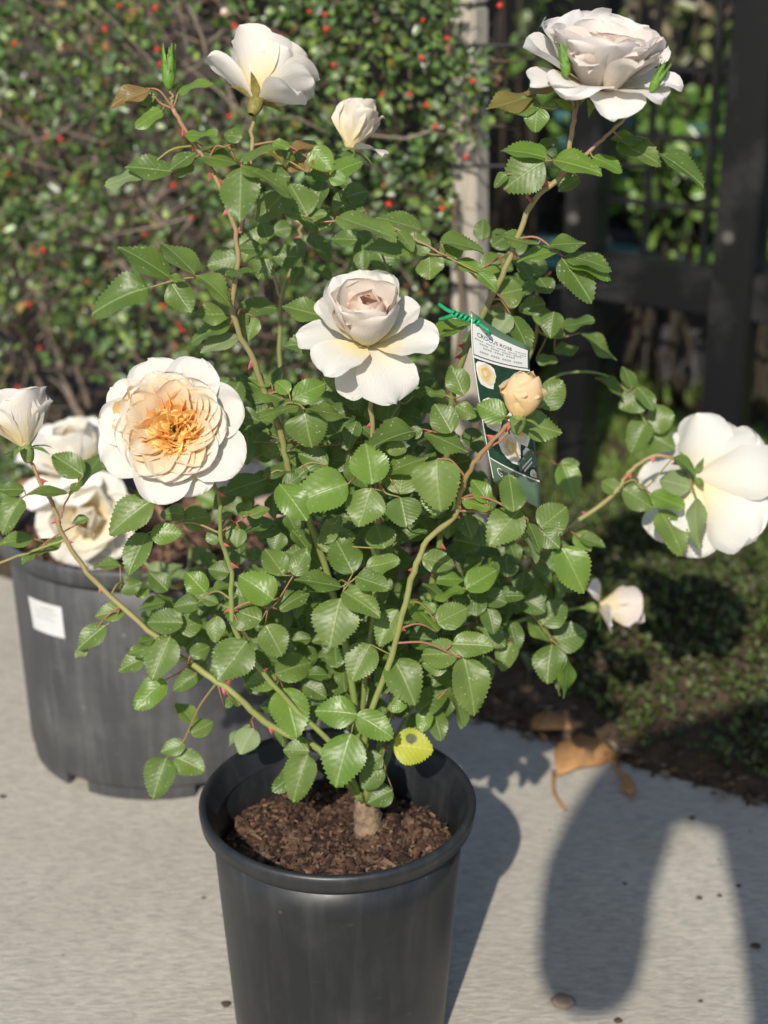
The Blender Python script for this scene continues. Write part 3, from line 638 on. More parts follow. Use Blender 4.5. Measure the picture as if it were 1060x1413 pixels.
# ------------------------------------------------------------------ rose leaves: serrated, folded leaflets
def leaflet_mesh(name, mat, seed, fold=0.14, droop=0.12, wav=0.03, blunt=0.5):
    """unit leaflet: base at 0, tip at y=1, full width 1"""
    rr = random.Random(seed); nv = 30; nu = 3; V, F, U = [], [], []
    ph = rr.uniform(0, 6)
    for j in range(nv+1):
        v = j/nv
        w_ = 0.5*(math.sin(math.pi*min(1, v**(0.72 + 0.1*blunt)))**0.72) if 0 < v < 1 else 0.0
        w_ *= 1.0 - 0.10*max(0, v - 0.6)
        tooth = (0.035 if j % 2 == 0 else -0.012)*(1 if 3 < j < nv-1 else 0)*rr.uniform(0.6, 1.3)
        for i in range(-nu, nu+1):
            u = i/nu; x = u*(w_ + (tooth if abs(i) == nu else 0)); au = abs(u)
            yy = v + (0.018 if (abs(i) == nu and j % 2 == 0 and 3 < j < nv) else 0)
            z = fold*abs(x)*2*0.5 - droop*v*v + wav*math.sin(v*9 + ph + (2 if u > 0 else 0))*au*au - 0.18*fold*au*au
            z += 0.005*math.sin((v*7.5 - au*2.6)*2*math.pi)*au*(1-au)*1.6 + 0.02*math.sin(v*5 + u*3 + ph)*au
            V.append((x, yy*(1 - 0.06*droop), z)); U.append((0.5 + x, v))
    k = 2*nu+1
    for j in range(nv):
        for i in range(2*nu):
            a = j*k + i; F.append((a, a+1, a+k+1, a+k))
    return mkmesh(name, V, F, mat, True, None, U)
LEAFM = {}
for key in ('leaf', 'bright', 'bronze', 'pale', 'yellow'):
    LEAFM[key] = [leaflet_mesh('leaflet', M[key], 100 + i*7, *a) for i, a in enumerate(
        ((0.18, 0.10, 0.03, 0.3), (0.30, 0.16, 0.04, 0.6), (0.10, 0.22, 0.05, 0.9), (0.24, 0.05, 0.05, 0.5), (0.40, 0.14, 0.03, 0.2), (0.06, 0.14, 0.07, 0.7), (0.34, 0.34, 0.06, 0.4), (0.12, -0.12, 0.08, 0.8)))]
UPSUN = (Vector((0, 0, 1)) + TOSUN*0.7).normalized()
def leaflet_frame(bx, by, tx, ty, w, Y, rr, flip=False):
    B = P(bx, by, Y); toc = (CAMP - B).normalized()
    # tip distance: the leaf lies in a plane tipped between the viewer and the sky
    N = (toc*0.9 + UPSUN*0.55 + Vector((rr.gauss(0, 0.18), 0, rr.gauss(0, 0.18)))).normalized()
    d = ray(tx, ty); t = (B - CAMP).dot(N)/d.dot(N); T = CAMP + d*t; dy = max(-0.028, min(0.028, T.y - B.y)); T = P(tx, ty, B.y + dy)
    ax = T - B; L = ax.length; ax.normalize()
    m = pxm(Y, by); wid = w*m; Wt = max(wid*1.03, 0.66*L); Wt = min(Wt, 0.92*L if wid < 0.9*L else wid*1.05)
    n0 = (toc - ax*toc.dot(ax)).normalized(); cosr = max(0.12, min(1.0, wid/Wt)); a = math.acos(cosr)
    best = None
    for sgn in (-1, 1):
        nn = Quaternion(ax, sgn*a) @ n0; q_ = nn.dot(UPSUN)
        if best is None or q_ > best[0]: best = (q_, nn)
    nn = best[1]
    if flip: nn = -nn
    s = ax.cross(nn)
    return frame(B, ax, nn, Wt, L*1.0, L*0.9), B

CANES = []                                      # (3d points, pixel points) of every cane for attaching stalks
def cane(root, name, pts, r0, r1, c0, c1, thorns=0, seed=0):
    sm = catmull([(x, y, Y) for x, y, Y in pts], 6); P3 = [P(*p) for p in sm]; n = len(P3)
    rr = random.Random(seed)
    P3 = [p + Vector((rr.gauss(0, 0.0005), rr.gauss(0, 0.0005), 0)) for p in P3]
    rad = [0.62*(r0 + (r1 - r0)*i/(n-1))*(1 + 0.04*rr.gauss(0, 1)) for i in range(n)]
    V, F = tubeVF(P3, rad, 8); cols = []
    for i in range(n):
        f = (i/(n-1))**1.7; c = [c0[k]*(1-f) + c1[k]*f for k in range(3)]; cols += [(*c, 1)]*8
    o = meshobj(name, V, F, M['cane'], root, origin=P3[0], cols=cols)
    CANES.append((P3, [proj(p) for p in P3]))
    for k in range(thorns):
        i = rr.randrange(2, n-2); d = (P3[i+1] - P3[i]).normalized(); s = d.orthogonal().normalized(); s = Quaternion(d, rr.uniform(0, 6.28)) @ s
        if abs(s.dot(CT)) > 0.75: s = d.cross(s)
        sz = rr.uniform(0.0035, 0.006)
        newobj('thorn', THORN, o, frame(P3[i] + s*rad[i]*0.8, s, d, sz*0.6, sz, sz))
    return o
V = []; F = []
for i, (y, zc_, rx, rz_) in enumerate(((0, 0, 0.25, 0.75), (0.35, -0.05, 0.16, 0.42), (0.7, -0.22, 0.08, 0.2), (1.0, -0.5, 0.01, 0.03))):
    for k in range(6): a = k*math.pi/3; V.append((rx*math.cos(a), y, zc_ + rz_*math.sin(a)))
for i in range(3):
    for k in range(6): F.append((i*6+k, i*6+(k+1) % 6, i*6+6+(k+1) % 6, i*6+6+k))
THORN = mkmesh('thorn', V, F, M['thorn'])

GRN, YGR, TAN, RED, PNK = (0.15, 0.22, 0.05), (0.24, 0.30, 0.085), (0.36, 0.25, 0.14), (0.31, 0.12, 0.08), (0.36, 0.19, 0.13)
bx0 = G(508, 1150, SOILZ)
rose = thing('rose_bush', bx0, 'blooming cream rose bush growing in the small front pot', 'rose bush')
YB = bx0.y
# woody crown at the soil
cp = [bx0 + Vector((0, 0, -0.012)), bx0 + Vector((0.0, 0, 0.006)), bx0 + Vector((-0.001, 0.002, 0.022)), bx0 + Vector((0, 0.003, 0.034))]
V, F = tubeVF(catmull([tuple(p) for p in cp], 4), [0.0145 - 0.0035*abs(math.sin(i*0.9))*0.4 - i*0.0002 for i in range(13)], 14)
V = [v + (v - bx0).normalized()*(0.0022*mnoise.noise(v*160) + 0.0012*mnoise.noise(v*420)) for v in V]
meshobj('crown_wood', V, F, M['crown'], rose)
CB = proj(bx0 + Vector((0, 0.003, 0.03))); bxp, byp = CB[0], CB[1]
cane(rose, 'cane', [(bxp-4, byp, YB), (495, 1010, YB-.01), (470, 860, YB+.0), (435, 740, YB), (400, 655, YB-.01), (385, 590, YB-.01), (350, 500, YB-.01), (322, 430, YB-.01), (328, 345, YB-.005), (308, 265, YB), (262, 190, YB+.01), (238, 150, YB+.01)], .0052, .0026, GRN, PNK, 9, 1)
cane(rose, 'flower_stalk', [(330, 322, YB-.004), (340, 275, YB+.005), (347, 220, YB+.015), (350, 165, YB+.02), (352, 140, YB+.02)], .0030, .0024, PNK, YGR, 1, 2)
cane(rose, 'cane', [(bxp+2, byp, YB+.006), (500, 1000, YB+.05), (440, 850, YB+.14), (402, 700, YB+.2), (388, 560, YB+.22), (388, 415, YB+.22), (412, 350, YB+.22), (418, 310, YB+.22), (455, 255, YB+.2), (488, 212, YB+.19)], .0050, .0022, GRN, TAN, 3, 3)
cane(rose, 'cane', [(388, 412, YB+.22), (372, 370, YB+.23), (350, 362, YB+.24)], .0028, .0018, TAN, TAN, 0, 31)
cane(rose, 'cane', [(bxp+5, byp, YB), (530, 1010, YB+.03), (585, 860, YB+.07), (612, 700, YB+.07), (622, 560, YB+.05), (645, 480, YB+.04), (682, 402, YB+.03), (710, 340, YB+.03), (738, 275, YB+.03), (775, 240, YB+.03), (790, 175, YB+.03), (797, 130, YB+.03)], .0052, .0030, GRN, TAN, 10, 4)
cane(rose, 'flower_stalk', [(772, 243, YB+.03), (820, 203, YB+.03), (850, 175, YB+.035), (885, 140, YB+.04), (904, 118, YB+.04)], .0026, .0020, PNK, YGR, 0, 5)
cane(rose, 'flower_stalk', [(735, 280, YB+.03), (728, 270, YB+.02), (733, 255, YB+.02)], .0022, .0016, RED, RED, 0, 51)
cane(rose, 'cane', [(bxp, byp+2, YB-.008), (505, 1010, YB-.03), (540, 905, YB-.05), (568, 800, YB-.06), (590, 745, YB-.06), (628, 712, YB-.065), (640, 665, YB-.07), (660, 632, YB-.075), (692, 596, YB-.08), (712, 577, YB-.08)], .0046, .0026, YGR, RED, 9, 6)
cane(rose, 'flower_stalk', [(672, 620, YB-.077), (690, 608, YB-.077), (711, 586, YB-.077)], .0016, .0012, RED, PNK, 0, 61)
cane(rose, 'cane', [(bxp+7, byp, YB+.004), (545, 960, YB+.05), (620, 860, YB+.10), (700, 785, YB+.13), (770, 738, YB+.15), (842, 686, YB+.17), (868, 652, YB+.18), (900, 630, YB+.18), (930, 633, YB+.18), (944, 648, YB+.18)], .0048, .0024, YGR, PNK, 6, 7)
cane(rose, 'cane', [(bxp-7, byp, YB-.002), (440, 1035, YB+.0), (375, 1003, YB+.0), (320, 955, YB+.0), (262, 915, YB+.01), (205, 870, YB+.02), (130, 800, YB+.03), (88, 740, YB+.03), (75, 700, YB+.03), (55, 665, YB+.03), (40, 632, YB+.03)], .0056, .0022, YGR, PNK, 8, 8)
cane(rose, 'flower_stalk', [(90, 745, YB+.03), (55, 757, YB+.04), (18, 770, YB+.05), (-30, 790, YB+.06)], .0020, .0016, YGR, TAN, 0, 81)
cane(rose, 'flower_stalk', [(83, 722, YB+.03), (90, 695, YB+.02), (106, 672, YB+.02)], .0013, .0010, PNK, RED, 0, 82)
cane(rose, 'cane', [(bxp-2, byp, YB-.004), (498, 1010, YB), (515, 850, YB+.0), (522, 720, YB+.0), (514, 600, YB-.01), (512, 540, YB-.015), (507, 505, YB-.01)], .0042, .0026, GRN, TAN, 4, 9)
cane(rose, 'flower_stalk', [(510, 548, YB-.014), (500, 525, YB-.012), (490, 505, YB-.012)], .0014, .0012, PNK, YGR, 0, 91)
cane(rose, 'cane', [(bxp-5, byp, YB-.004), (460, 1030, YB-.02), (385, 955, YB-.03), (325, 870, YB-.04), (320, 790, YB-.045), (305, 745, YB-.05), (303, 690, YB-.055), (280, 640, YB-.06)], .0042, .0026, YGR, GRN, 6, 10)
cane(rose, 'cane', [(bxp+6, byp, YB+.008), (560, 990, YB+.1), (640, 900, YB+.18), (720, 855, YB+.24), (790, 840, YB+.27), (822, 838, YB+.28)], .0040, .0020, YGR, GRN, 3, 11)
cane(rose, 'cane', [(640, 855, YB+.11), (690, 828, YB+.09), (730, 845, YB+.08), (757, 878, YB+.08)], .0024, .0014, YGR, GRN, 0, 12)
cane(rose, 'cane', [(715, 660, YB+.17), (735, 560, YB+.20), (765, 520, YB+.21), (826, 515, YB+.22), (870, 545, YB+.22), (893, 590, YB+.22)], .0026, .0016, GRN, YGR, 2, 13)
cane(rose, 'cane', [(640, 640, YB+.15), (700, 560, YB+.19), (738, 470, YB+.2), (742, 400, YB+.2), (760, 375, YB+.19)], .0032, .0022, GRN, RED, 2, 14)
cane(rose, 'cane', [(683, 400, YB+.03), (660, 385, YB+.02), (632, 362, YB+.01), (600, 345, YB+.0), (520, 306, YB+.0), (440, 306, YB+.0)], .0018, .0010, TAN, PNK, 0, 15)
cane(rose, 'cane', [(bxp-3, byp, YB+.01), (545, 940, YB+.04), (500, 900, YB+.06)], .0044, .0030, YGR, YGR, 1, 16)

# each entry: (depth offset, kind, [(base x, y, tip x, y, width), ...]) - one compound leaf
LV = [
 (.01, 'bronze', [(201, 122, 152, 139, 25), (205, 125, 170, 138, 20)]),
 (.012, 'leaf', [(214, 133, 183, 137, 22), (224, 152, 185, 173, 20), (225, 141, 198, 149, 12)]),
 (.01, 'bright', [(246, 128, 290, 106, 11), (243, 132, 268, 112, 12)]),
 (.0, 'leaf', [(255, 187, 301, 189, 13), (335, 190, 306, 183, 22), (328, 227, 259, 202, 24), (327, 205, 290, 198, 12)]),
 (-.005, 'leaf', [(269, 211, 232, 233, 20), (238, 237, 172, 228, 32), (268, 230, 240, 240, 14)]), (-.0, 'pale', [(200, 238, 142, 251, 20)]),
 (-.03, 'leaf', [(333, 231, 330, 305, 54), (333, 229, 408, 258, 18), (332, 222, 383, 199, 12)]),
 (.03, 'leaf', [(392, 268, 352, 304, 38)]),
 (-.01, 'leaf', [(424, 298, 400, 250, 50), (420, 298, 391, 290, 18), (424, 298, 452, 296, 16)]),
 (.02, 'bright', [(429, 204, 457, 236, 36), (377, 196, 400, 206, 16), (455, 243, 478, 250, 22)]), (.06, 'bright', [(455, 241, 501, 219, 28)]),
 (.02, 'bronze', [(401, 212, 434, 190, 15), (372, 205, 392, 222, 14), (395, 232, 424, 226, 16), (425, 238, 428, 215, 14)]),
 (-.005, 'leaf', [(464, 299, 549, 326, 26), (571, 344, 502, 337, 28), (549, 318, 572, 345, 18)]), (.1, 'leaf', [(582, 318, 519, 295, 28), (460, 292, 505, 262, 38), (470, 298, 505, 288, 24)]),
 (.16, 'leaf', [(336, 362, 368, 308, 36), (330, 358, 285, 366, 40)]),
 (-.02, 'leaf', [(234, 383, 165, 334, 36), (268, 377, 225, 329, 34), (206, 397, 121, 418, 44), (236, 391, 263, 433, 40), (272, 380, 326, 411, 26), (255, 388, 232, 381, 10)]),
 (-.02, 'leaf', [(311, 379, 354, 373, 10)]),
 (.0, 'leaf', [(319, 433, 266, 436, 28), (317, 448, 257, 460, 28)]), (.01, 'pale', [(330, 464, 275, 482, 24)]),
 (.02, 'leaf', [(329, 427, 384, 418, 28), (352, 438, 341, 471, 24), (334, 430, 336, 455, 18)]),
 (.02, 'leaf', [(446, 437, 389, 420, 32), (460, 476, 394, 472, 36)]), (-.0, 'leaf', [(486, 501, 451, 540, 44)]),
 (-.02, 'leaf', [(404, 551, 450, 526, 34), (399, 543, 380, 524, 22), (413, 560, 355, 571, 18), (420, 564, 486, 571, 16), (421, 569, 427, 617, 58)]),
 (-.01, 'leaf', [(391, 552, 342, 531, 28), (375, 530, 343, 519, 18)]),
 (-.01, 'leaf', [(453, 642, 411, 625, 34)]), (-.02, 'leaf', [(364, 655, 415, 639, 20), (408, 660, 425, 646, 16)]),
 (-.03, 'leaf', [(572, 595, 479, 613, 30), (533, 616, 562, 620, 24), (540, 610, 575, 590, 16)]),
 (.01, 'leaf', [(534, 585, 537, 543, 32), (566, 540, 529, 536, 20), (572, 545, 598, 534, 14)]),
 (.03, 'leaf', [(470, 606, 455, 578, 30), (500, 610, 492, 580, 26), (480, 640, 500, 620, 26), (350, 610, 370, 590, 24), (385, 630, 362, 612, 24), (365, 600, 340, 590, 20)]),
 (-.06, 'bright', [(481, 667, 401, 691, 58)]), (-.06, 'bright', [(513, 668, 505, 610, 54)]), (-.055, 'leaf', [(512, 674, 496, 728, 54), (552, 686, 561, 727, 52)]),
 (-.045, 'leaf', [(552, 682, 557, 645, 46), (533, 653, 590, 626, 28)]), (-.065, 'leaf', [(603, 633, 603, 702, 66)]), (-.05, 'bright', [(603, 672, 601, 711, 42)]),
 (-.05, 'leaf', [(386, 668, 424, 716, 42), (391, 672, 415, 655, 24)]),
 (-.03, 'leaf', [(623, 597, 600, 556, 40), (586, 597, 648, 619, 30), (583, 592, 560, 604, 18)]), (-.02, 'leaf', [(640, 545, 622, 505, 34), (628, 560, 658, 575, 24), (615, 545, 590, 540, 12)]),
 (-.07, 'leaf', [(697, 577, 658, 556, 36)]), (-.06, 'leaf', [(712, 582, 778, 594, 38)]), (-.04, 'leaf', [(746, 563, 777, 527, 40)]),
 (-.08, 'bright', [(674, 694, 652, 659, 26), (676, 702, 638, 688, 19)]), (-.09, 'leaf', [(709, 706, 704, 651, 36)]),
 (-.07, 'leaf', [(718, 703, 675, 748, 50), (729, 722, 749, 760, 20)]), (-.06, 'pale', [(721, 730, 745, 775, 12)]),
 (-.07, 'leaf', [(746, 729, 783, 697, 46), (746, 732, 772, 755, 30)]), (-.07, 'bright', [(774, 755, 811, 817, 50)]),
 (.14, 'leaf', [(795, 735, 816, 759, 26), (800, 742, 836, 751, 18)]), (.18, 'leaf', [(775, 640, 796, 690, 34), (772, 645, 800, 640, 22)]),
 (.0, 'leaf', [(582, 770, 628, 780, 32), (600, 800, 640, 795, 24)]), (-.01, 'bright', [(643, 813, 687, 784, 36), (641, 813, 598, 823, 13)]),
 (-.04, 'leaf', [(603, 860, 647, 837, 38), (600, 846, 586, 832, 17)]), (-.05, 'bright', [(604, 872, 560, 820, 30)]),
 (-.05, 'leaf', [(624, 889, 683, 891, 36), (632, 903, 579, 902, 42), (639, 907, 662, 987, 52), (619, 920, 583, 914, 30)]),
 (.08, 'leaf', [(736, 839, 738, 795, 36), (748, 862, 781, 829, 40), (764, 886, 810, 870, 44), (762, 889, 753, 941, 46), (759, 885, 725, 852, 24), (782, 903, 784, 964, 18)]), (.085, 'pale', [(778, 905, 777, 960, 8)]),
 (-.0, 'leaf', [(624, 944, 641, 1004, 22), (576, 984, 618, 945, 36), (595, 975, 612, 1020, 30), (590, 978, 580, 1010, 24), (600, 960, 632, 935, 22)]),
 (.05, 'leaf', [(640, 820, 668, 845, 32), (660, 860, 698, 892, 36), (706, 885, 690, 922, 32), (655, 855, 697, 842, 12), (640, 850, 610, 870, 22), (650, 880, 665, 860, 24)]),
 (-.04, 'leaf', [(391, 794, 365, 753, 36), (405, 794, 425, 757, 30), (378, 828, 331, 790, 46), (386, 842, 424, 811, 28), (361, 856, 307, 837, 46), (366, 863, 391, 904, 44), (341, 884, 299, 939, 58)]),
 (-.055, 'leaf', [(471, 810, 407, 797, 26), (487, 791, 462, 739, 46), (505, 783, 553, 775, 28), (491, 796, 538, 811, 32), (473, 816, 526, 847, 36), (471, 825, 452, 892, 64)]),
 (-.03, 'leaf', [(438, 752, 492, 735, 36), (530, 757, 519, 721, 42), (448, 750, 466, 708, 26)]),
 (-.035, 'leaf', [(549, 841, 522, 892, 38), (511, 889, 484, 939, 46), (543, 909, 575, 967, 52), (533, 957, 524, 918, 26), (560, 962, 540, 982, 22)]),
 (-.02, 'leaf', [(380, 930, 434, 909, 42), (385, 939, 335, 942, 30), (391, 949, 411, 1018, 54)]),
 (-.045, 'bright', [(493, 986, 434, 978, 44), (492, 986, 542, 1015, 40), (485, 1012, 460, 1085, 60)]),
 (-.02, 'leaf', [(427, 1036, 390, 1034, 30), (425, 1041, 400, 1105, 44), (415, 1062, 374, 1090, 28)]),
 (-.02, 'leaf', [(527, 1057, 498, 1088, 34), (542, 1090, 506, 1107, 34), (527, 1042, 505, 1058, 28)]), (-.02, 'yellow', [(543, 1028, 599, 1034, 50)]),
 (.0, 'leaf', [(253, 859, 200, 857, 36), (247, 868, 280, 856, 32), (235, 878, 208, 937, 48), (202, 907, 161, 924, 26), (207, 893, 176, 905, 18), (213, 881, 189, 888, 14)]), (.0, 'leaf', [(228, 938, 184, 977, 36), (272, 930, 238, 950, 26), (262, 905, 290, 890, 22)]),
 (.02, 'leaf', [(268, 999, 244, 966, 24), (263, 1013, 295, 995, 26), (256, 1027, 221, 1037, 24), (241, 1044, 283, 1064, 38), (230, 1045, 208, 1099, 44)]),
 (.01, 'pale', [(350, 1005, 330, 1040, 34), (345, 1000, 318, 1032, 18)]), (.0, 'leaf', [(310, 976, 326, 958, 14), (330, 975, 318, 950, 16), (300, 850, 295, 886, 26), (310, 900, 335, 880, 22)]),
 (-.04, 'leaf', [(211, 690, 147, 734, 46)]), (-.03, 'leaf', [(256, 710, 218, 705, 24), (252, 719, 292, 711, 36), (208, 738, 251, 735, 30), (204, 736, 174, 791, 36)]),
 (-.02, 'leaf', [(364, 662, 306, 680, 32)]), (-.03, 'leaf', [(326, 724, 314, 748, 18), (331, 729, 326, 755, 24), (348, 706, 325, 696, 24), (300, 738, 284, 746, 22), (345, 712, 372, 700, 16), (305, 715, 322, 708, 12)]),
 (-.02, 'leaf', [(284, 818, 257, 791, 32), (295, 816, 320, 799, 15), (274, 832, 239, 835, 26), (280, 825, 302, 832, 18)]), (.1, 'leaf', [(400, 745, 372, 724, 22), (416, 752, 404, 725, 32), (360, 770, 340, 760, 22), (355, 740, 385, 745, 20)]),
 (.02, 'leaf', [(115, 656, 71, 625, 36), (110, 672, 147, 609, 26), (95, 682, 113, 661, 10), (93, 680, 36, 678, 14)]),
 (.03, 'leaf', [(34, 676, -4, 674, 20), (30, 687, -2, 730, 32)]), (.05, 'leaf', [(46, 743, -2, 748, 22), (50, 766, 86, 735, 22), (48, 760, 30, 778, 14), (122, 715, 99, 720, 13)]),
 (.03, 'leaf', [(173, 842, 130, 849, 26), (146, 863, 105, 895, 30)]), (.035, 'pale', [(120, 893, 104, 909, 14)]), (.05, 'leaf', [(166, 780, 128, 778, 16), (165, 815, 196, 803, 24), (190, 824, 206, 812, 14)]),
 (.02, 'bronze', [(774, 116, 722, 124, 24), (740, 129, 671, 157, 28)]), (.02, 'leaf', [(747, 146, 694, 147, 24)]), (.01, 'bright', [(743, 147, 737, 181, 34), (790, 152, 765, 135, 12)]),
 (.01, 'leaf', [(755, 218, 692, 200, 24), (750, 223, 694, 258, 58), (700, 240, 680, 256, 15), (763, 221, 832, 233, 30)]), (.02, 'bright', [(818, 217, 861, 231, 20)]), (.05, 'leaf', [(800, 246, 770, 262, 20), (745, 205, 770, 190, 16)]),
 (.04, 'leaf', [(843, 192, 891, 188, 18), (852, 197, 914, 220, 30), (910, 212, 976, 250, 24)]), (.05, 'leaf', [(846, 136, 878, 157, 15), (812, 136, 842, 127, 17), (868, 131, 917, 105, 28), (880, 120, 905, 135, 16)]),
 (.02, 'leaf', [(742, 337, 684, 328, 17), (757, 339, 809, 331, 22), (773, 345, 712, 356, 18), (775, 356, 820, 416, 42), (781, 353, 846, 362, 22), (782, 356, 847, 375, 24)]),
 (.0, 'leaf', [(592, 350, 561, 319, 28), (593, 354, 594, 387, 38), (608, 333, 671, 341, 22), (630, 359, 613, 327, 32), (632, 361, 668, 374, 20), (660, 376, 687, 398, 20)]),
 (.08, 'leaf', [(662, 372, 702, 352, 30), (700, 350, 740, 380, 15)]), (.03, 'leaf', [(690, 406, 722, 398, 36), (703, 425, 718, 398, 20)]), (.035, 'pale', [(705, 434, 680, 464, 28)]), (.04, 'leaf', [(705, 436, 734, 480, 30)]),
 (.02, 'bright', [(648, 446, 579, 468, 22)]),
 (.19, 'leaf', [(752, 450, 744, 416, 28), (775, 450, 821, 445, 17), (762, 458, 780, 462, 15), (802, 459, 856, 493, 20), (765, 487, 800, 476, 19), (740, 495, 770, 500, 16)]),
 (.22, 'leaf', [(872, 536, 861, 503, 20), (880, 535, 905, 562, 22), (893, 545, 854, 562, 38), (893, 580, 869, 621, 36), (893, 582, 931, 574, 40), (896, 600, 931, 616, 34), (822, 521, 866, 538, 13)]),
 (.17, 'leaf', [(854, 679, 830, 662, 24), (860, 674, 903, 701, 36), (898, 681, 944, 704, 26), (910, 704, 948, 762, 38), (930, 630, 961, 651, 15)]), (.165, 'pale', [(953, 673, 909, 660, 38), (961, 687, 954, 756, 30)]),
]
NLEAF = 0; rl = random.Random(21)
def nearest_cane(c, Y):
    best = (1e9, None)
    for P3, pp in CANES:
        for p, q_ in zip(P3, pp):
            d = math.hypot(q_[0] - c[0], q_[1] - c[1]) + abs(p.y - Y)*500
            if d < best[0]: best = (d, p)
    return best
STALKC = (0.24, 0.2, 0.07)
def compound(root, dY, kind, lst, Y0, canes=True):
    Y = Y0 + dY; items = []
    for (bx, by, tx, ty, w_) in lst:
        Yl = Y + rl.gauss(0, 0.004); fr, B = leaflet_frame(bx, by, tx, ty, w_, Yl, rl); items.append((fr, B))
    # stalk: cane -> leaflet bases ordered by distance
    cb = (sum(l[0] for l in lst)/len(lst), sum(l[1] for l in lst)/len(lst))
    d, cpnt = nearest_cane(cb, Y)
    bases = sorted([b for _, b in items], key=lambda b: (b - cpnt).length)
    V, F = [], []; 
    mid = sum(bases, Vector())/len(bases)
    path = [cpnt]
    if (mid - cpnt).length > 0.02: path.append(cpnt.lerp(mid, 0.5) + Vector((0, 0, 0.006)))
    far = bases[-1]
    spine = path + ([mid] if len(bases) > 1 and (mid - far).length > 0.006 else []) + [far]
    sp = catmull([tuple(p) for p in spine], 5); n = len(sp)
    tubeVF(sp, [0.0011 - 0.0005*i/n for i in range(n)], 5, V, F)
    for b_ in bases[:-1]:
        cl_ = min((Vector(p) for p in sp), key=lambda p: (p - b_).length)
        if (cl_ - b_).length > 0.0012: tubeVF([cl_, b_], [0.0007, 0.0006], 4, V, F)
    cc_ = STALKC if rl.random() < 0.6 else (0.3, 0.13, 0.08)
    so_ = meshobj('leaf_stalk', V, F, M['cane'], root, origin=cpnt, cols=[(*cc_, 1)]*len(V))
    for fr, B in items:
        kk = 'bright' if kind == 'leaf' and rl.random() < 0.10 else kind; o = newobj('leaflet', rl.choice(LEAFM[kk]), so_, fr)
        if kind == 'yellow': o['label'] = 'yellowing leaflet with a dark spot'
    return len(items)
for dY, kind, lst in LV: NLEAF += compound(rose, dY, kind, lst, YB)
# black spot on the yellow leaflet
yb = P(565, 1018, YB - .031); V, F = [], []
for i in range(14):
    a = 2*math.pi*i/14; r = 0.0058*(1 + 0.25*rl.uniform(-1, 1)); V.append(yb + CR*(r*math.cos(a)) + CU*(r*0.8*math.sin(a)))
# inner foliage behind the named leaves, one mass
base = LEAFM['leaf'][1]; lv = np.array([v.co[:] for v in base.vertices]); lf = [tuple(p.vertices) for p in base.polygons]; luv = [u.uv[:] for u in base.uv_layers[0].data]
vuv = np.zeros((len(lv), 2)); 
for li, l in enumerate(base.loops): vuv[l.vertex_index] = luv[li]
AV, AF, AU = [], [], []
def add_inner(bx, by, ang, L, w_, Y):
    fr, B = leaflet_frame(bx, by, bx + L*math.cos(ang), by + L*math.sin(ang), w_, Y, rl)
    A = np.array(fr); X = lv @ A[:3, :3].T + A[:3, 3]; b_ = len(AV)
    AV.extend(X.tolist()); AU.extend(vuv.tolist()); AF.extend(tuple(b_ + i for i in f) for f in lf)
def fill(n, cx, cy, rx, ry, y0, y1):
    for _ in range(n):
        a = rl.uniform(0, 6.283); r = math.sqrt(rl.random()); x, y = cx + rx*r*math.cos(a), cy + ry*r*math.sin(a); Y = YB + rl.uniform(y0, y1)
        a0 = rl.uniform(0, 6.28)
        for k, da in enumerate((0, 1.2, -1.2)): add_inner(x + 14*math.cos(a0 + da), y + 14*math.sin(a0 + da), a0 + da + rl.gauss(0, 0.2), rl.uniform(28, 46), rl.uniform(16, 34), Y + rl.gauss(0, 0.006))
fill(16, 410, 930, 110, 80, 0.0, 0.07); fill(12, 600, 900, 90, 90, 0.0, 0.08); fill(8, 400, 780, 80, 90, 0.0, 0.05); fill(6, 450, 330, 90, 40, 0.08, 0.2)
fill(62, 515, 800, 170, 190, 0.02, 0.16); fill(26, 520, 620, 150, 90, 0.02, 0.14); fill(10, 360, 600, 60, 90, 0.03, 0.12)
fill(12, 690, 760, 80, 90, 0.04, 0.16); fill(10, 260, 850, 70, 70, 0.03, 0.12); fill(9, 500, 960, 110, 50, 0.01, 0.1); fill(5, 440, 260, 70, 40, 0.06, 0.14); fill(6, 720, 400, 70, 90, 0.08, 0.2)
o = meshobj('inner_foliage', AV, AF, M['leaf'], rose, uvs=AU); o['kind'] = 'stuff'

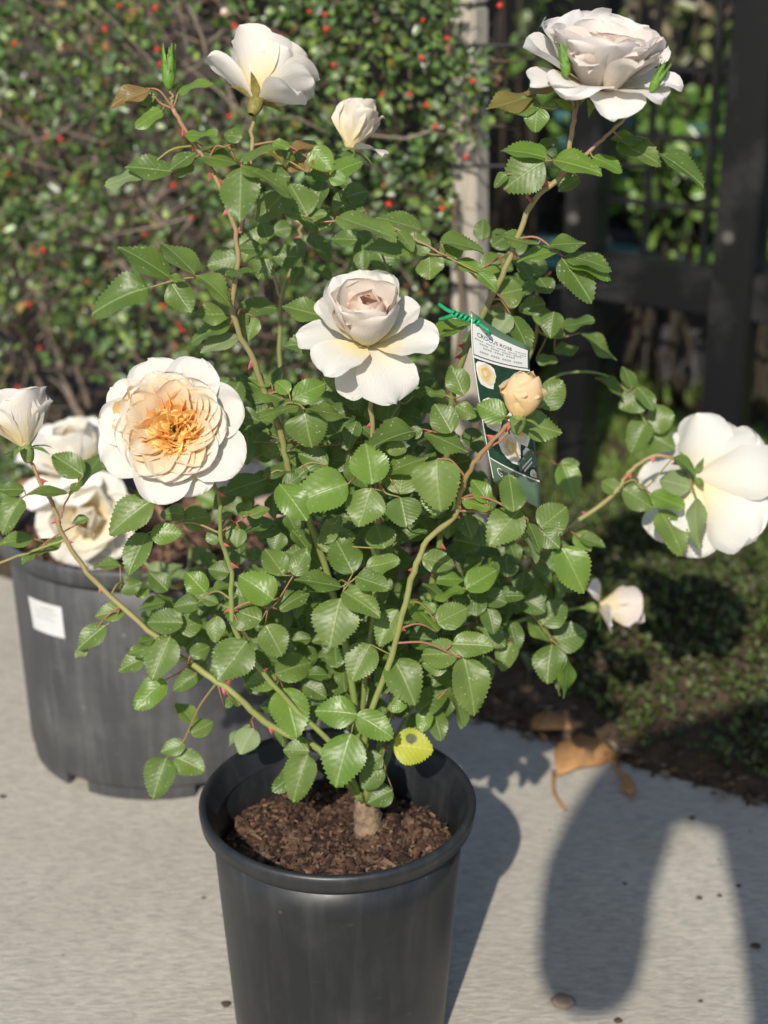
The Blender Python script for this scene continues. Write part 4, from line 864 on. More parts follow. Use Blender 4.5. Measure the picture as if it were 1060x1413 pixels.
# ------------------------------------------------------------------ blooms
WHITE, CREAM, APR, DEEP, PINK, YEL = (0.74, 0.722, 0.68), (0.76, 0.69, 0.55), (0.90, 0.66, 0.36), (0.90, 0.47, 0.16), (0.88, 0.66, 0.53), (0.88, 0.76, 0.42)
def petalVF(L, W, th0, th1, cup, ruf, seed, cb, ct, r0=0.004, z0=0.0, nu=6, nv=12, notch=0.05, curl=0.0, twist=0.0):
    """petal in flower space, pointing to +Y; th in degrees above the horizontal"""
    rr = random.Random(seed); ph1, ph2 = rr.uniform(0, 6), rr.uniform(0, 6); V, F, C, U = [], [], [], []
    r, z = r0, z0; rows = []; SS = [1 - (1 - j/nv)**1.7 for j in range(nv+1)]
    for j in range(nv+1):
        s = SS[j]; ds = s - SS[max(0, j-1)]; th = math.radians(th0 + (th1 - th0)*s**1.2 - curl*max(0, s - 0.72)/0.28)
        if j: r += L*ds*math.cos(th); z += L*ds*math.sin(th)
        rows.append((r, z, th))
    for j in range(nv+1):
        s = SS[j]; r, z, th = rows[j]; sm = 0.60
        hw = W/2*((0.15 + 0.85*math.sin(s/sm*math.pi/2)) if s < sm else math.sqrt(max(0, 1 - ((s - sm)/(1.0 - sm))**2.3)))
        if notch < 0: hw = W/2*(math.sin((0.15 + 0.85*s/0.35)*math.pi/2) if s < 0.35 else (1 - (s - 0.35)/0.65)**0.85)
        for i in range(-nu, nu+1):
            u = i/nu; au = abs(u)
            irr = 1 + (0.05*math.sin(s*8 + ph1 + (1.7 if u > 0 else 0)) + 0.035*math.sin(s*19 + ph2 + (2.9 if u > 0 else 0)) if notch > 0 and s < 0.97 else 0); back = 0.0
            nr, nz = -math.sin(th), math.cos(th)
            off = cup*hw*au*au + ruf*W*s*s*(0.7*math.sin(u*3.0 + ph1) + 0.35*math.sin(u*7 + ph2 + s*3)*(0.3 + au)) + 0.55*ruf*W*s**3*au*au*math.sin(s*17 + ph2 + (1 if u > 0 else 4)) + twist*hw*u*s
            rr_ = r - back*math.cos(th) + nr*off; zz = z - back*math.sin(th) + nz*off
            xx = hw*u*(1 - 0.10*cup*au)*irr
            V.append((xx, rr_, zz)); f = min(1, max(0, (s - 0.05)/0.6)); f = f*f*(3 - 2*f)
            C.append((*[cb[k]*(1-f) + ct[k]*f for k in range(3)], 1)); U.append((0.5 + u/2, s))
    k = 2*nu + 1
    for j in range(nv):
        for i in range(2*nu): a = j*k + i; F.append((a, a+1, a+k+1, a+k))
    return V, F, C, U
def bloom_frame(px, py, Y, axis, roll=0.0):
    """local z = axis; local x as close to the picture's right as can be"""
    o = P(px, py, Y); zx = camvec(*axis); x = (CR - zx*CR.dot(zx)).normalized(); x = Quaternion(zx, math.radians(roll)) @ x; y = zx.cross(x)
    return Matrix(((x.x, y.x, zx.x, o.x), (x.y, y.y, zx.y, o.y), (x.z, y.z, zx.z, o.z), (0, 0, 0, 1)))
def add_petal(bl, Mb, az, sd, **kw):
    V, F, C, U = petalVF(seed=sd, **kw)
    me = mkmesh('petal', V, F, M['petal'], True, C, U)
    return newobj('petal', me, bl, Mb @ Matrix.Rotation(math.radians(az - 90), 4, 'Z'))
def calyx(root, Mb, R=0.006, sep=5, droop=-30, L=0.022, label=None, mat='sepal'):
    prof = [(0.0022, -0.014), (0.0042, -0.012), (R*0.95, -0.007), (R, -0.003), (R*0.75, 0.001), (0.0, 0.002)]
    V, F = latheVF(prof, 14); bl = newobj('rose_bloom', mkmesh('rose_bloom', V, F, M[mat]), root, Mb)
    if label: bl['label'] = label
    for k in range(sep):
        V, F, C, U = petalVF(L, 0.0085, droop + 25*((k*37) % 5)/5, droop - 30, 0.3, 0.03, k + 3, (1, 1, 1), (1, 1, 1), r0=R*0.7, z0=-0.002, nu=2, nv=7, notch=-0.35)
        newobj('sepal', mkmesh('sepal', V, F, M[mat]), bl, Mb @ Matrix.Rotation(2*math.pi*k/sep + 0.4, 4, 'Z'))
    return bl
def muddle(bl, Mb, R, H, n, sd, cin, cout, tilt=34, base=DEEP, lean=0):
    """the packed folded inner petals, spiralling out from the heart"""
    rr = random.Random(sd); AV, AF, AC, AU_ = [], [], [], []
    for k in range(n):
        f = (k + 0.6)/n; rad = R*math.sqrt(f)*0.92; a = k*2.39996 + rr.gauss(0, 0.12)
        yaw = rr.gauss(0, 0.42) + (0.6 if k % 2 else -0.6)*(1 - f)*(1 if lean > 10 else 0.5)
        L = H*(0.62 + 0.42*f)*rr.uniform(0.9, 1.1); W = min(R, .025)*(0.66 + 0.40*f)*rr.uniform(0.8, 1.2); t1 = 74 - tilt*(0.35 + 0.65*f) + rr.gauss(0, 7)
        c = [(cin[i]*(1-f) + cout[i]*f) for i in range(3)]; dk = [base[i]*(1-f*0.5) + cout[i]*f*0.5 for i in range(3)]
        V, F, C, U = petalVF(L, W, 84 - lean*f, t1, 0.5 + rr.uniform(-0.3, 0.9)*(1 if lean > 10 else 0.3), 0.10 if lean > 10 else 0.04, rr.randrange(9999), dk, c, r0=0.0, nu=4, nv=8, curl=rr.uniform(-5, 40))
        rot = Matrix.Rotation(a - math.pi/2, 4, 'Z') @ Matrix.Translation((0, rad*0.72, H*0.10*(1 - f))) @ Matrix.Rotation(yaw, 4, 'Z')
        b_ = len(AV); AV += [tuple(rot @ Vector(v)) for v in V]; AF += [tuple(b_ + i for i in ff) for ff in F]; AC += C; AU_ += U
    o = newobj('inner_petals', mkmesh('inner_petals', AV, AF, M['petal'], True, AC, AU_), bl, Mb); o['kind'] = 'stuff'; return o
def ring(bl, Mb, n, a0, sd, jit=6, **kw):
    rr = random.Random(sd)
    for k in range(n):
        k2 = dict(kw)
        for key in ('L', 'W'): k2[key] = kw[key]*rr.uniform(0.92, 1.08)
        for key in ('th0', 'th1'): k2[key] = kw[key] + rr.gauss(0, 4)
        add_petal(bl, Mb, a0 + 360*k/n + rr.gauss(0, jit), sd*31 + k, **k2)

# 1. the big open apricot-hearted bloom at the left
Mb = bloom_frame(241, 596, YB - .055, (0.0, 0.10, 1.0))
bl = calyx(rose, Mb, label='large open white bloom with an apricot heart facing forward')
for i, (az, L, W) in enumerate(((110, .057, .046), (68, .058, .044), (22, .056, .048), (-28, .060, .047), (-66, .053, .045), (-100, .058, .046), (205, .058, .048), (172, .056, .040), (146, .057, .036))):
    add_petal(bl, Mb, az, 200 + i, L=L, W=W, th0=30, th1=-4 + (i*7 % 9), cup=0.26, ruf=0.06, cb=CREAM, ct=WHITE, r0=0.003, z0=-.002 + 0.0012*(i % 2), curl=10)
for i, az in enumerate((95, 50, 5, -45, -85, 195, 235, 140)):
    add_petal(bl, Mb, az, 230 + i, L=.046, W=.044, th0=44, th1=20, cup=0.24, ruf=0.05, cb=CREAM, ct=(0.774, 0.730, 0.650), r0=0.003, z0=0.001, curl=12)
ring(bl, Mb, 11, 12, 26, L=.042, W=.034, th0=46, th1=24, cup=0.4, ruf=0.03, cb=APR, ct=(0.80, 0.72, 0.58), r0=0.006, z0=.002, curl=8)
ring(bl, Mb, 13, 30, 27, L=.037, W=.028, th0=50, th1=32, cup=0.45, ruf=0.04, cb=APR, ct=(0.85, 0.69, 0.47), r0=0.008, z0=.003, curl=4)
muddle(bl, Mb, .0290, .0270, 104, 5, (0.98, 0.73, 0.28), (0.97, 0.68, 0.34), 66, (0.98, 0.55, 0.16), 30)
V, F = [], []
for k in range(14):
    a = rl.uniform(0, 6.28); r = .0022*math.sqrt(rl.random()); p0 = Vector((r*math.cos(a), r*math.sin(a), 0.006)); p1 = Vector((r*1.4*math.cos(a), r*1.4*math.sin(a), 0.019 + rl.uniform(0, .003)))
    tubeVF([p0, p1, p1 + Vector((0, 0, .0012))], [.0003, .0003, .0007], 4, V, F)
newobj('stamens', mkmesh('stamens', V, F, M['stamen']), bl, Mb)['kind'] = 'stuff'

def cup_bloom(root, Mb, outer, s, sd, label, tin, tmid, tout, mid=7, inner=6, core=None, midth=(62, 88), sep=5, sepdroop=-35, smat='sepal', il=1.0, ith=(66, 108)):
    bl = calyx(root, Mb, sep=sep, label=label, droop=sepdroop, mat=smat)
    for i, (az, L, W, a0, a1, cup, curl) in enumerate(outer):
        add_petal(bl, Mb, az, sd*50 + i, L=L*s, W=W*s, th0=a0, th1=a1, cup=cup, ruf=0.075, cb=YEL if i % 2 else CREAM, ct=tout, r0=0.004, z0=0.0, curl=curl)
    ring(bl, Mb, mid, 18 + sd*9, sd*50 + 20, L=.054*s, W=.052*s, th0=midth[0] - 8, th1=midth[1] + 8, cup=0.5, ruf=0.02, cb=YEL, ct=tmid, r0=0.005, z0=.001, curl=14)
    ring(bl, Mb, inner, 40 + sd*9, sd*50 + 30, L=.046*s*il, W=.040*s, th0=ith[0], th1=ith[1], cup=0.65, ruf=0.02, cb=APR, ct=tin, r0=0.006, z0=.002, curl=-6)
    if core: muddle(bl, Mb, core[0]*s, core[1]*s, core[2], sd, tin, core[4], core[3], tin, core[5])
    return bl
# 2. the cupped bloom in the middle
Mb = bloom_frame(506, 474, YB - .005, (-0.02, 0.72, 0.69))
cup_bloom(rose, Mb, ((178, .054, .042, 14, 2, .15, 10), (-6, .056, .050, 14, 0, .15, 6), (-62, .056, .054, 0, -62, .12, 4), (232, .052, .046, 18, -6, .25, 14), (248, .046, .030, -20, -70, .3, 0),
     (20, .050, .040, 34, 30, .3, 10), (58, .058, .046, 58, 60, .3, 14), (98, .058, .046, 60, 62, .3, 12), (136, .058, .046, 56, 60, .3, 14), (160, .05, .036, 40, 44, .3, 8)),
     0.95, 2, 'cupped cream bloom with a blush centre in the middle of the bush', core=(.0110, .043, 18, 22, (0.80, 0.66, 0.56), 4), tin=(0.801, 0.623, 0.516), tmid=(0.783, 0.712, 0.641), tout=WHITE, midth=(54, 80), mid=8)
# 3. the full bloom at the top right
Mb = bloom_frame(822, 124, YB + .025, (0.12, 0.80, 0.50))
cup_bloom(rose, Mb, ((178, .060, .052, 30, 24, .2, 12), (150, .060, .054, 40, 40, .2, 14), (205, .054, .046, 14, 0, .2, 8), (-4, .060, .05, 20, 4, .2, 14), (-40, .054, .05, 24, 0, .2, 12), (238, .052, .05, 34, -18, .2, 20), (-80, .054, .048, 26, -30, .2, 20),
     (40, .060, .05, 46, 46, .2, 12), (80, .060, .05, 50, 54, .2, 12), (115, .060, .05, 50, 54, .2, 12), (16, .058, .044, 36, 36, .2, 10)), 1.02, 3, 'full blush white bloom at the top right', (0.783, 0.676, 0.587), (0.765, 0.703, 0.659), (0.765, 0.739, 0.712), midth=(44, 58), mid=8, inner=9, il=.90, ith=(56, 70), core=(.026, .043, 46, 44, (0.78, 0.72, 0.66), 18))
# 4. the bloom at the top left, seen from below and behind
Mb = bloom_frame(355, 138, YB + .02, (0.28, 0.88, -0.38))
cup_bloom(rose, Mb, ((188, .052, .034, 34, 22, .25, 10), (250, .050, .052, 62, 70, .3, 6), (300, .046, .044, 52, 60, .3, 8), (-16, .046, .040, 34, 34, .25, 14), (-40, .050, .036, -6, -14, .2, 0), (20, .046, .04, 40, 36, .25, 12), (80, .046, .04, 50, 44, .2, 10), (130, .044, .036, 50, 46, .2, 10)),
     0.92, 4, 'white bloom at the top left seen from behind with bronze sepals', (0.774, 0.694, 0.605), (0.756, 0.712, 0.650), (0.765, 0.739, 0.703), core=None, mid=8, inner=6, midth=(52, 56), ith=(58, 74), smat='sepalb', sepdroop=30)
# 5. half-open bud between the two top blooms
Mb = bloom_frame(484, 206, YB + .19, (0.18, 0.97, 0.10))
bl = cup_bloom(rose, Mb, ((-42, .046, .034, 14, -22, .2, 4), (200, .048, .040, 76, 86, .5, 0), (250, .050, .046, 70, 80, .5, 4), (310, .048, .044, 62, 66, .45, 8), (10, .048, .04, 60, 62, .4, 12)), 0.80, 5,
     'half-open cream bud with one petal dropped at the top centre', (0.765, 0.659, 0.498), (0.765, 0.694, 0.587), (0.765, 0.712, 0.623), core=None, mid=5, inner=4, midth=(72, 94), sepdroop=-10)
# 6. cream bloom cut by the left edge
Mb = bloom_frame(36, 616, YB + .03, (-0.16, 0.97, 0.16))
cup_bloom(rose, Mb, ((-8, .046, .034, 50, 62, .3, 18), (210, .050, .046, 56, 62, .35, 6), (262, .050, .054, 64, 72, .4, 4), (180, .048, .044, 44, 44, .3, 8), (60, .05, .046, 60, 64, .3, 8), (120, .05, .046, 60, 64, .3, 8)), 0.93, 6,
     'cream bloom cut by the left edge seen from the side', (0.774, 0.712, 0.623), (0.756, 0.703, 0.650), (0.748, 0.703, 0.659), core=None, mid=6, inner=4, midth=(62, 80), sepdroop=-5)
# 7. apricot bud in front of the plant tag
Mb = bloom_frame(716, 574, YB - .08, (0.13, 0.97, 0.22))
bl = calyx(rose, Mb, R=.0065, label='tight apricot bud in front of the plant tag', droop=-5, L=.017)
for i, (az, L, W, a0, a1, cup, curl) in enumerate(((250, .040, .034, 80, 92, .75, 4), (330, .040, .036, 70, 88, .7, 8), (180, .041, .034, 74, 94, .75, 4), (40, .041, .036, 74, 92, .7, 4), (110, .041, .036, 76, 94, .7, 4), (290, .038, .032, 78, 98, .8, 10), (215, .039, .03, 80, 104, .8, 0), (0, .039, .03, 80, 104, .8, 0), (80, .039, .03, 80, 106, .8, 0))):
    add_petal(bl, Mb, az, 700 + i, L=L*(0.93 - 0.03*(i % 3)), W=W*1.16, th0=a0 - 40, th1=a1 + 46, cup=cup, ruf=0.03, cb=(0.90, 0.66, 0.30), ct=(0.801, 0.605, 0.356) if i < 5 else (0.9, 0.6, 0.3), r0=0.005, z0=0.0, curl=curl)
# 8. white bloom at the right seen from behind
Mb = bloom_frame(954, 657, YB + .19, (0.56, -0.20, -0.78))
cup_bloom(rose, Mb, tuple(((k*137.5) % 360, .058 - .012*math.cos(math.radians((k*137.5) % 360 - 20))*-1*0.5 - .004*(k % 3), .042 + .004*(k % 4), 16 + 2.6*k, 2 + 2.9*k, .42, 26 - k) for k in range(17)) + ((112, .038, .034, 10, -40, .4, 30),), 1.30, 8,
     'large white bloom cut by the right edge seen from behind', (0.774, 0.712, 0.623), (0.765, 0.712, 0.641), (0.765, 0.748, 0.703), core=None, mid=8, inner=4, midth=(56, 66), sepdroop=-20)
# 9. small blurred bloom low at the right
Mb = bloom_frame(826, 838, YB + .28, (0.95, 0.02, 0.12))
cup_bloom(rose, Mb, ((90, .044, .036, 62, 70, .4, 8), (270, .044, .036, 58, 66, .4, 8), (-40, .044, .04, 62, 72, .4, 8), (40, .044, .04, 62, 72, .4, 8), (215, .044, .036, 30, 10, .2, 8), (150, .040, .036, 14, -50, .2, 8)), 0.85, 9,
     'small half-open blush bloom low at the right above the ground cover', (0.774, 0.659, 0.498), (0.756, 0.676, 0.623), (0.756, 0.703, 0.667), core=None, mid=5, inner=3, midth=(66, 84), sepdroop=10)
# tiny green buds
def green_bud(px, py, Y, axis, s, lab):
    Mb = bloom_frame(px, py, Y, axis)
    prof = [(0.0012, -0.006), (0.0030, -0.004), (0.0046, 0.0), (0.0050, 0.004), (0.0042, 0.009), (0.0026, 0.014), (0.0010, 0.019), (0.0, 0.020)]
    V, F = latheVF([(r*s, z*s) for r, z in prof], 12); b_ = newobj('flower_bud', mkmesh('flower_bud', V, F, M['budgreen']), rose, Mb); b_['label'] = lab
    for k in range(5):
        V, F, C, U = petalVF(.026*s, .006*s, 82, 94, .6, .06, k, (1, 1, 1), (1, 1, 1), r0=.0046*s, z0=0.001*s, nu=2, nv=8, notch=-0.5)
        newobj('sepal', mkmesh('sepal', V, F, M['budgreen']), b_, Mb @ Matrix.Rotation(2*math.pi*k/5, 4, 'Z'))
        for q_ in range(3):
            V, F, C, U = petalVF(.006*s, .0014*s, 60, 50, .2, .0, k, (1, 1, 1), (1, 1, 1), r0=(.0052 - .0006*q_)*s, z0=(.005 + .005*q_)*s, nu=1, nv=3, notch=-0.4)
            newobj('sepal_lobe', mkmesh('sepal_lobe', V, F, M['budgreen']), b_, Mb @ Matrix.Rotation(2*math.pi*k/5 + (0.35 if q_ % 2 else -0.35), 4, 'Z'))
green_bud(233, 112, YB + .01, (0.0, 1.0, 0.15), 1.0, 'tight green bud standing at the tip of the left cane')
green_bud(781, 97, YB + .0, (-0.12, 0.98, 0.15), 0.8, 'tight green bud in front of the top right bloom')
green_bud(902, 120, YB - .01, (0.45, 0.85, 0.2), 0.75, 'tight green bud under the right petals of the top right bloom')
for a, b_ in (((238, 150, YB+.01), (234, 116, YB+.01)), ((794, 165, YB+.02), (782, 100, YB)),):
    cane(rose, 'flower_stalk', [a, ((a[0]+b_[0])/2 + 1, (a[1]+b_[1])/2, (a[2]+b_[2])/2), b_], .0018, .0014, PNK, (0.2, 0.3, 0.06), 0, 77)

# ------------------------------------------------------------------ the rose in the large pot behind
r2b = G(235, 712, 0.265); Y2 = r2b.y
CANES.clear()
rose2 = thing('rose_bush', r2b, 'blurred white-flowered rose in the large pot behind', 'rose bush')
cane(rose2, 'cane', [(238, 716, Y2), (205, 690, Y2-.04), (160, 668, Y2-.08), (118, 662, Y2-.10)], .004, .0024, GRN, YGR, 2, 201)
cane(rose2, 'cane', [(238, 716, Y2), (200, 700, Y2-.06), (165, 706, Y2-.12), (136, 716, Y2-.13)], .004, .0022, GRN, YGR, 2, 202)
cane(rose2, 'cane', [(238, 716, Y2), (290, 690, Y2-.02), (320, 705, Y2-.05)], .004, .0022, GRN, YGR, 2, 203)
cane(rose2, 'cane', [(238, 716, Y2), (262, 760, Y2-.24), (250, 810, Y2-.30), (225, 800, Y2-.30), (198, 775, Y2-.30)], .0034, .0020, YGR, YGR, 2, 204)
Mb = bloom_frame(108, 655, Y2 - .11, (-0.12, 0.85, 0.45))
cup_bloom(rose2, Mb, ((178, .060, .05, 30, 24, .2, 12), (150, .060, .054, 46, 46, .2, 14), (225, .060, .054, 10, -30, .2, 10), (0, .056, .05, 34, 30, .2, 14), (60, .058, .05, 50, 50, .2, 12), (100, .058, .05, 50, 54, .2, 12), (280, .056, .05, 10, -20, .2, 12)), 1.15, 11, 'upper white bloom over the large pot', CREAM, (0.86, 0.82, 0.74), (0.86, 0.84, 0.80), core=None)
Mb = bloom_frame(122, 714, Y2 - .14, (0.10, -0.10, 0.98))
cup_bloom(rose2, Mb, tuple((i*45 + 10, .056, .050, 24, 4, .2, 10) for i in range(8)), 1.0, 12, 'lower cream bloom over the large pot', CREAM, (0.84, 0.80, 0.68), (0.85, 0.82, 0.75), core=None, midth=(40, 56))
for dY, kind, lst in ((-.12, 'pale', [(147, 668, 150, 690, 16), (140, 690, 160, 700, 14)]), (-.1, 'bright', [(152, 672, 172, 690, 18), (150, 664, 168, 660, 18)]), (-.3, 'pale', [(228, 800, 262, 784, 14), (225, 795, 250, 775, 12), (205, 785, 228, 780, 16), (196, 790, 170, 800, 18), (215, 802, 185, 812, 20)]),
                      (-.03, 'leaf', [(300, 695, 270, 680, 26), (320, 705, 340, 690, 26), (310, 700, 300, 725, 24)]), (-.2, 'leaf', [(262, 770, 290, 760, 24), (258, 790, 285, 800, 24)])):
    compound(rose2, dY, kind, lst, Y2)

# ------------------------------------------------------------------ plant tag and its green tie
LX = catmull([(650, 429), (652, 490), (666, 585), (681, 664)], 6); RX = catmull([(731, 478), (731, 510), (738, 611), (750, 704)], 6)
def interp(A, t):
    f = max(0, min(1, t))*(len(A)-1); i = min(int(f), len(A)-2); return A[i] + (A[i+1] - A[i])*(f - i)
TYL, TYR = YB - .012, YB + .012
def tagp(u, v, off=0.0):
    a = interp(LX, v); b_ = interp(RX, v); bend = 14*u*(1-u)*(1 - 0.4*v)
    p = P(a[0]*(1-u) + b_[0]*u, a[1]*(1-u) + b_[1]*u + bend, TYL*(1-u) + TYR*u - 0.010*math.sin(v*3)*(1-u) + 0.006*v)
    return p + (CAMP - p).normalized()*off
tg = thing('plant_tag', tagp(0.4, 1.0), 'printed card tag with rose pictures hanging in the bush', 'tag')
def patch(name, mat, us, vs, off, nx=8, ny=10, parent=tg):
    V, F = [], []
    for j in range(ny+1):
        for i in range(nx+1): V.append(tagp(us[0] + (us[1]-us[0])*i/nx, vs[0] + (vs[1]-vs[0])*j/ny, off))
    for j in range(ny):
        for i in range(nx): a = j*(nx+1)+i; F.append((a, a+nx+1, a+nx+2, a+1))
    return meshobj(name, V, F, M[mat], parent)
def poly(name, mat, pts, off, parent=tg):
    c = (sum(p[0] for p in pts)/len(pts), sum(p[1] for p in pts)/len(pts)); V = [tagp(*c, off)] + [tagp(*p, off) for p in pts]
    return meshobj(name, V, [(0, i+1, (i+1) % len(pts)+1) for i in range(len(pts))], M[mat], parent)
card = patch('card', 'card', (0, 1), (0, 1), 0.0)
sm_ = card.modifiers.new('thickness', 'SOLIDIFY'); sm_.thickness = 0.0006; sm_.offset = 0
patch('text_panel', 'cardw', (0.03, 0.97), (0.085, 0.335), .0008)
patch('border_line', 'ink', (0.03, 0.97), (0.322, 0.328), .0012, 8, 1)
pic = patch('picture', 'cardd', (0.03, 0.97), (0.345, 0.85), .0008)
patch('border_line', 'pwht', (0.0, 1.0), (0.335, 0.343), .0010, 8, 1); patch('border_line', 'pwht', (0.0, 1.0), (0.852, 0.860), .0010, 8, 1)
patch('border_line', 'pwht', (0.0, 0.02), (0.02, 0.98), .0010, 1, 10)
def printed_rose(u, v, s, seed):
    rr = random.Random(seed)
    def blob(mat, cu, cv, r, off, k=10): poly('printed_rose', mat, [(min(0.96, max(0.04, cu + r*math.cos(2*math.pi*i/k)*rr.uniform(0.8, 1.15))), min(0.845, max(0.35, cv + r*0.36*math.sin(2*math.pi*i/k)*rr.uniform(0.8, 1.15)))) for i in range(k)], off)
    blob('pwht', u, v, s, .0014, 12); blob('pcream', u + .02, v, s*0.74, .0018, 11); blob('pyel', u + .01, v - .004, s*0.46, .0022, 9); blob('pcream', u, v, s*0.22, .0026, 7)
for i, (u, v, s) in enumerate(((.2, .41, .2), (.2, .60, .22), (.72, .62, .24), (.5, .73, .24), (.88, .75, .15), (.82, .48, .2), (.92, .84, .09))): printed_rose(u, v, s, 40 + i)
poly('ribbon', 'card', [(.62, .845), (.60, .80), (.92, .70), (.97, .74), (.97, .78)], .003)
for k in range(2): poly('ribbon_print', 'pwht', [(.68 + .03*k, .815 + .014*k), (.90, .743 + .02*k), (.91, .750 + .02*k), (.69 + .03*k, .823 + .014*k)], .0034)
def letters(txt, u0, v0, h, wmax, mat, off, name):
    cu = bpy.data.curves.new('t', 'FONT'); cu.body = txt; cu.size = 1.0; cu.resolution_u = 2; to = bpy.data.objects.new('t', cu); COL.objects.link(to)
    dg = bpy.context.evaluated_depsgraph_get(); me = bpy.data.meshes.new_from_object(to.evaluated_get(dg)); bpy.data.objects.remove(to)
    xs = [v.co.x for v in me.vertices]; x1 = max(xs); V = [tagp(u0 + v.co.x/x1*wmax, v0 - v.co.y*h, off) for v in me.vertices]
    return meshobj(name, V, [tuple(p.vertices) for p in me.polygons], M[mat], tg, smooth=False)
letters('CROCUS ROSE', .10, .180, .055, .60, 'ink', .0013, 'lettering')
for k, (u0, u1, v) in enumerate(((.76, .95, .172), (.06, .95, .205), (.14, .92, .230), (.2, .8, .254), (.14, .92, .290))):
    n = int((u1 - u0)*26)
    for i in range(n):
        if i % 5 == 4: continue
        patch('print_line', 'inkg', (u0 + (u1-u0)*i/n, u0 + (u1-u0)*(i+0.75)/n), (v - .006, v + .006), .0013, 1, 1)
letters('G  D', .12, .935, .07, .36, 'pwht', .0013, 'lettering')
tie = thing('twist_tie', P(640, 440, YB + .0), 'green twisted plastic tie holding the plant tag', 'tie')
def strand(pts, r, name='strand'):
    sm2 = catmull(pts, 6); V, F = tubeVF([P(*p) for p in sm2], [r]*len(sm2), 6); meshobj(name, V, F, M['tie'], tie)
tw = [[], []]
for i in range(22):
    f = i/21; x = 624 + 38*f; y = 432 + 14*f
    for k in (0, 1): tw[k].append((x, y + 3.4*math.sin(f*20 + k*math.pi), YB - .012 + .002*math.cos(f*20 + k*math.pi)))
for k in (0, 1): strand(tw[k], .0013)
strand([(606, 420, YB), (616, 427, YB - .008), (626, 432, YB - .012)], .0016); strand([(607, 441, YB), (617, 438, YB - .008), (626, 434, YB - .012)], .0016)
strand([(660, 446, YB - .012), (668, 452, YB - .016), (674, 456, YB - .018), (676, 461, YB - .014), (672, 462, YB - .006)], .0014)

# ------------------------------------------------------------------ dry leaves and bits on the concrete
def dry_leaf(name, corners, lift, label, mat='dry', seed=0):
    """corners: outline pixels on the ground; domed and curled"""
    rr = random.Random(seed); c = (sum(p[0] for p in corners)/len(corners), sum(p[1] for p in corners)/len(corners)); V, F = [], []
    K = len(corners); nr = 6
    V.append(G(*c) + Vector((0, 0, lift + .004)))
    for i in range(1, nr+1):
        for p in corners:
            f = i/nr; q_ = G(c[0] + (p[0]-c[0])*f, c[1] + (p[1]-c[1])*f); V.append(q_ + Vector((0, 0, 0.003 + lift*(1 - f*f) + (0.004 + 0.010*f)*mnoise.noise(Vector((q_.x*34, q_.y*34, seed))) + 0.004*f*abs(math.sin(q_.x*70)))))
    F += [(0, 1 + k, 1 + (k+1) % K) for k in range(K)]
    for i in range(nr-1):
        for k in range(K): a = 1 + i*K + k; b_ = 1 + i*K + (k+1) % K; F.append((a, a+K, b_+K, b_))
    t = thing(name, G(*c), label, 'leaf'); o = meshobj('blade', V, F, M[mat], t); s_ = o.modifiers.new('t', 'SOLIDIFY'); s_.thickness = .0006
    return t
def stalk(t, pts, r):
    V, F = tubeVF(catmull([tuple(G(x, y, z)) for x, y, z in pts], 5), [r]*((len(pts)-1)*5+1), 6); meshobj('stalk', V, F, M['dry'], t)
t = dry_leaf('dry_leaf', [(768, 1030), (800, 1018), (836, 1026), (852, 1048), (828, 1060), (800, 1066), (768, 1078), (764, 1052)], .015, 'large tan curled dry leaf on the concrete', 'dry', 1)
stalk(t, [(764, 1064, .008), (764, 1090, .006), (772, 1106, .005), (780, 1117, .004)], .0022); stalk(t, [(836, 1040, .01), (856, 1066, .008), (866, 1090, .005), (874, 1100, .005)], .0026)
t = dry_leaf('dry_leaf', [(728, 1002), (746, 992), (776, 993), (796, 1006), (790, 1016), (758, 1020), (735, 1018)], .018, 'orange brown dry leaf lying behind the large curled one', 'dry', 2)
dry_leaf('dry_leaf', [(858, 1082), (868, 1084), (878, 1098), (868, 1103), (858, 1096)], .006, 'small dry leaf scrap right of the curled leaf', 'dry', 3)
for (x, y, s, mt, lab) in ((777, 1386, .009, 'pebble', 'small brown pebble on the concrete near the bottom'), (1043, 1307, .006, 'debris', 'dark crumb on the shaded concrete at the far right'), (965, 1240, .0045, 'debris', 'dark crumb beside the lit strip of concrete'),
      (1019, 1223, .0035, 'debris', 'tiny dark crumb right of the lit strip'), (853, 1410, .005, 'debris', 'dark crumb at the bottom edge of the picture'), (955, 1130, .005, 'debris', 'dark speck at the top of the lit strip'), (312, 1387, .006, 'debris', 'dark sliver left of the small pot'), (993, 1237, .004, 'debris', 'faint crumb on the shaded concrete'),
      (281, 1240, .003, 'debris', 'tiny crumb left of the small pot rim'), (4, 1100, .005, 'debris', 'dark crumb at the left edge of the concrete'), (862, 1220, .003, 'debris', 'tiny crumb in the rounded shadow'), (967, 1382, .003, 'debris', 'tiny crumb low in the lit strip')):
    s = s*0.62 if mt == 'debris' else s; bm = bmesh.new(); bmesh.ops.create_icosphere(bm, subdivisions=2, radius=1); p = G(x, y)
    V = [Vector((v.co.x*s*1.3, v.co.y*s, v.co.z*s*0.6))*(1 + 0.3*mnoise.noise(v.co*1.5 + Vector((x, y, 0)))) + p + Vector((0, 0, s*0.45)) for v in bm.verts]; F = [[v.index for v in f.verts] for f in bm.faces]; bm.free()
    tag(meshobj('pebble' if mt == 'pebble' else 'debris_crumb', V, F, M[mt], None, origin=p), lab, 'pebble' if mt == 'pebble' else 'debris', None if mt == 'pebble' else 'crumbs on the concrete')
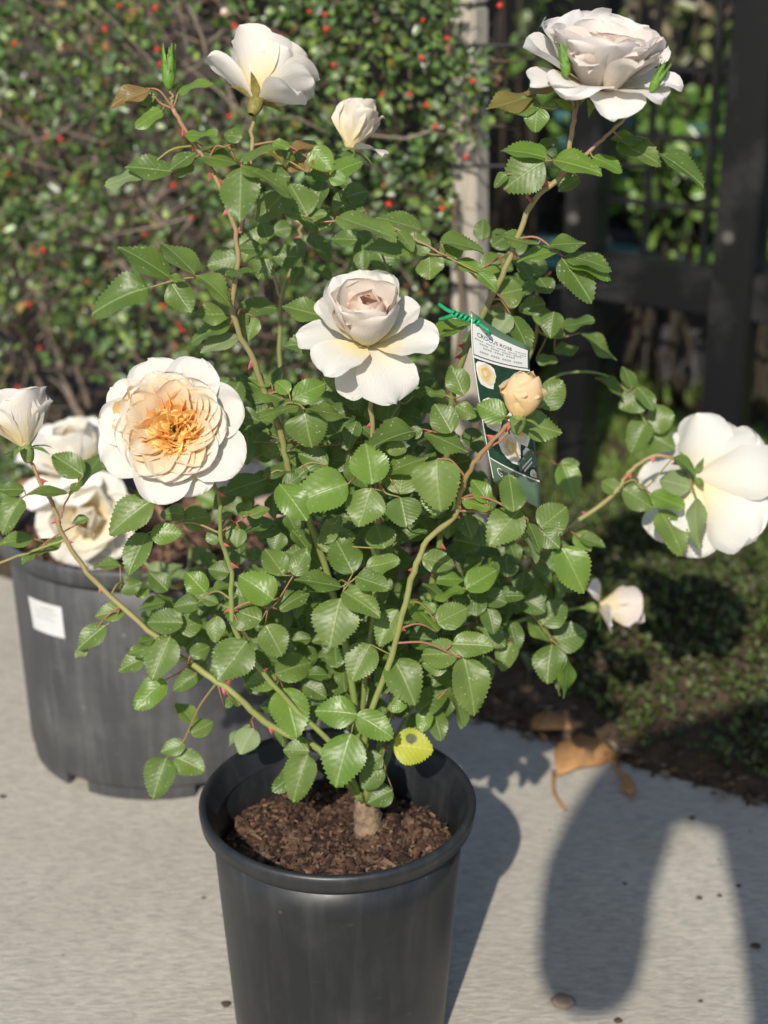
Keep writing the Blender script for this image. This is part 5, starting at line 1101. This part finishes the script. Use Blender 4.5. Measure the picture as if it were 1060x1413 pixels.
# pale weed at the edge of the concrete
wd0 = edge(-0.0, 0.07, 0.0); weed = thing('weed', wd0, 'pale green weed at the concrete edge behind the pot', 'plant')
for (bx, by, tx, ty, wpx) in ((735, 985, 722, 920, 26), (740, 985, 758, 930, 30), (735, 985, 700, 945, 22), (742, 985, 790, 955, 24), (735, 988, 695, 1015, 14), (738, 980, 735, 900, 24), (740, 985, 775, 915, 22), (730, 985, 690, 965, 16), (738, 984, 752, 950, 26)):
    fr, B = leaflet_frame(bx, by, tx, ty, wpx, wd0.y, rl); newobj('leaf', rl.choice(LEAFM['pale'][:3]), weed, fr)
print('leaflets', NLEAF)

# ------------------------------------------------------------------ the person taking the picture, just behind the camera
def person():
    t = thing('person', (0.12, -0.30, 0), 'person in dark clothes standing behind the camera with bent arms', 'person')
    J = [((.16, -.34, .92), .15, .11), ((.16, -.32, 1.08), .16, .10), ((.16, -.30, 1.24), .185, .11), ((.16, -.30, 1.42), .17, .09), ((.15, -.28, 1.52), .055, .055), ((.15, -.25, 1.59), .07, .08), ((.15, -.24, 1.68), .078, .095), ((.15, -.25, 1.77), .05, .06),
         ((-.12, -.31, 1.47), .066, .066), ((-.15, -.27, 1.28), .066, .066), ((-.136, -.235, 1.13), .058, .058), ((-.105, -.13, 1.04), .036, .036), ((-.075, -.045, .965), .026, .02),
         ((.38, -.31, 1.46), .066, .066), ((.42, -.27, 1.28), .060, .060), ((.40, -.22, 1.10), .050, .050), ((.25, -.12, 1.0), .036, .036), ((.12, -.05, .955), .026, .02),
         ((.07, -.34, .84), .088, .088), ((.06, -.30, .48), .058, .058), ((.05, -.35, .09), .042, .042), ((.04, -.23, .035), .04, .03),
         ((.25, -.34, .84), .088, .088), ((.27, -.30, .48), .058, .058), ((.28, -.35, .09), .042, .042), ((.29, -.23, .035), .04, .03)]
    E = [(0, 1), (1, 2), (2, 3), (3, 4), (4, 5), (5, 6), (6, 7), (3, 8), (8, 9), (9, 10), (10, 11), (11, 12), (3, 13), (13, 14), (14, 15), (15, 16), (16, 17), (0, 18), (18, 19), (19, 20), (20, 21), (0, 22), (22, 23), (23, 24), (24, 25)]
    og = Vector((0.12, -0.30, 0)); me = bpy.data.meshes.new('body'); me.from_pydata([tuple(Vector(j[0]) - og) for j in J], E, []); me.materials.append(M['cloth'])
    o = newobj('body', me, t, Matrix.Translation(og)); m1 = o.modifiers.new('skin', 'SKIN'); m1.use_smooth_shade = True
    for i, j in enumerate(J): me.skin_vertices[0].data[i].radius = (j[1], j[2])
    me.skin_vertices[0].data[0].use_root = True
    m2 = o.modifiers.new('sub', 'SUBSURF'); m2.levels = 2; m2.render_levels = 2
    for (hx, hy, hz, sg) in ((-.072, -.043, .965, 1), (.115, -.048, .955, -1)):
        for k in range(5):
            b0 = Vector((hx, hy, hz + .012 - .009*k)); tip = b0 + Vector((sg*(.030 - .003*abs(k-1.5)), .006, .004)); V, F = tubeVF(catmull([tuple(b0), tuple(b0.lerp(tip, .5) + Vector((0, .008, 0))), tuple(tip)], 4), [.007]*9, 7)
            meshobj('finger', V, F, M['skin'], t)
person()
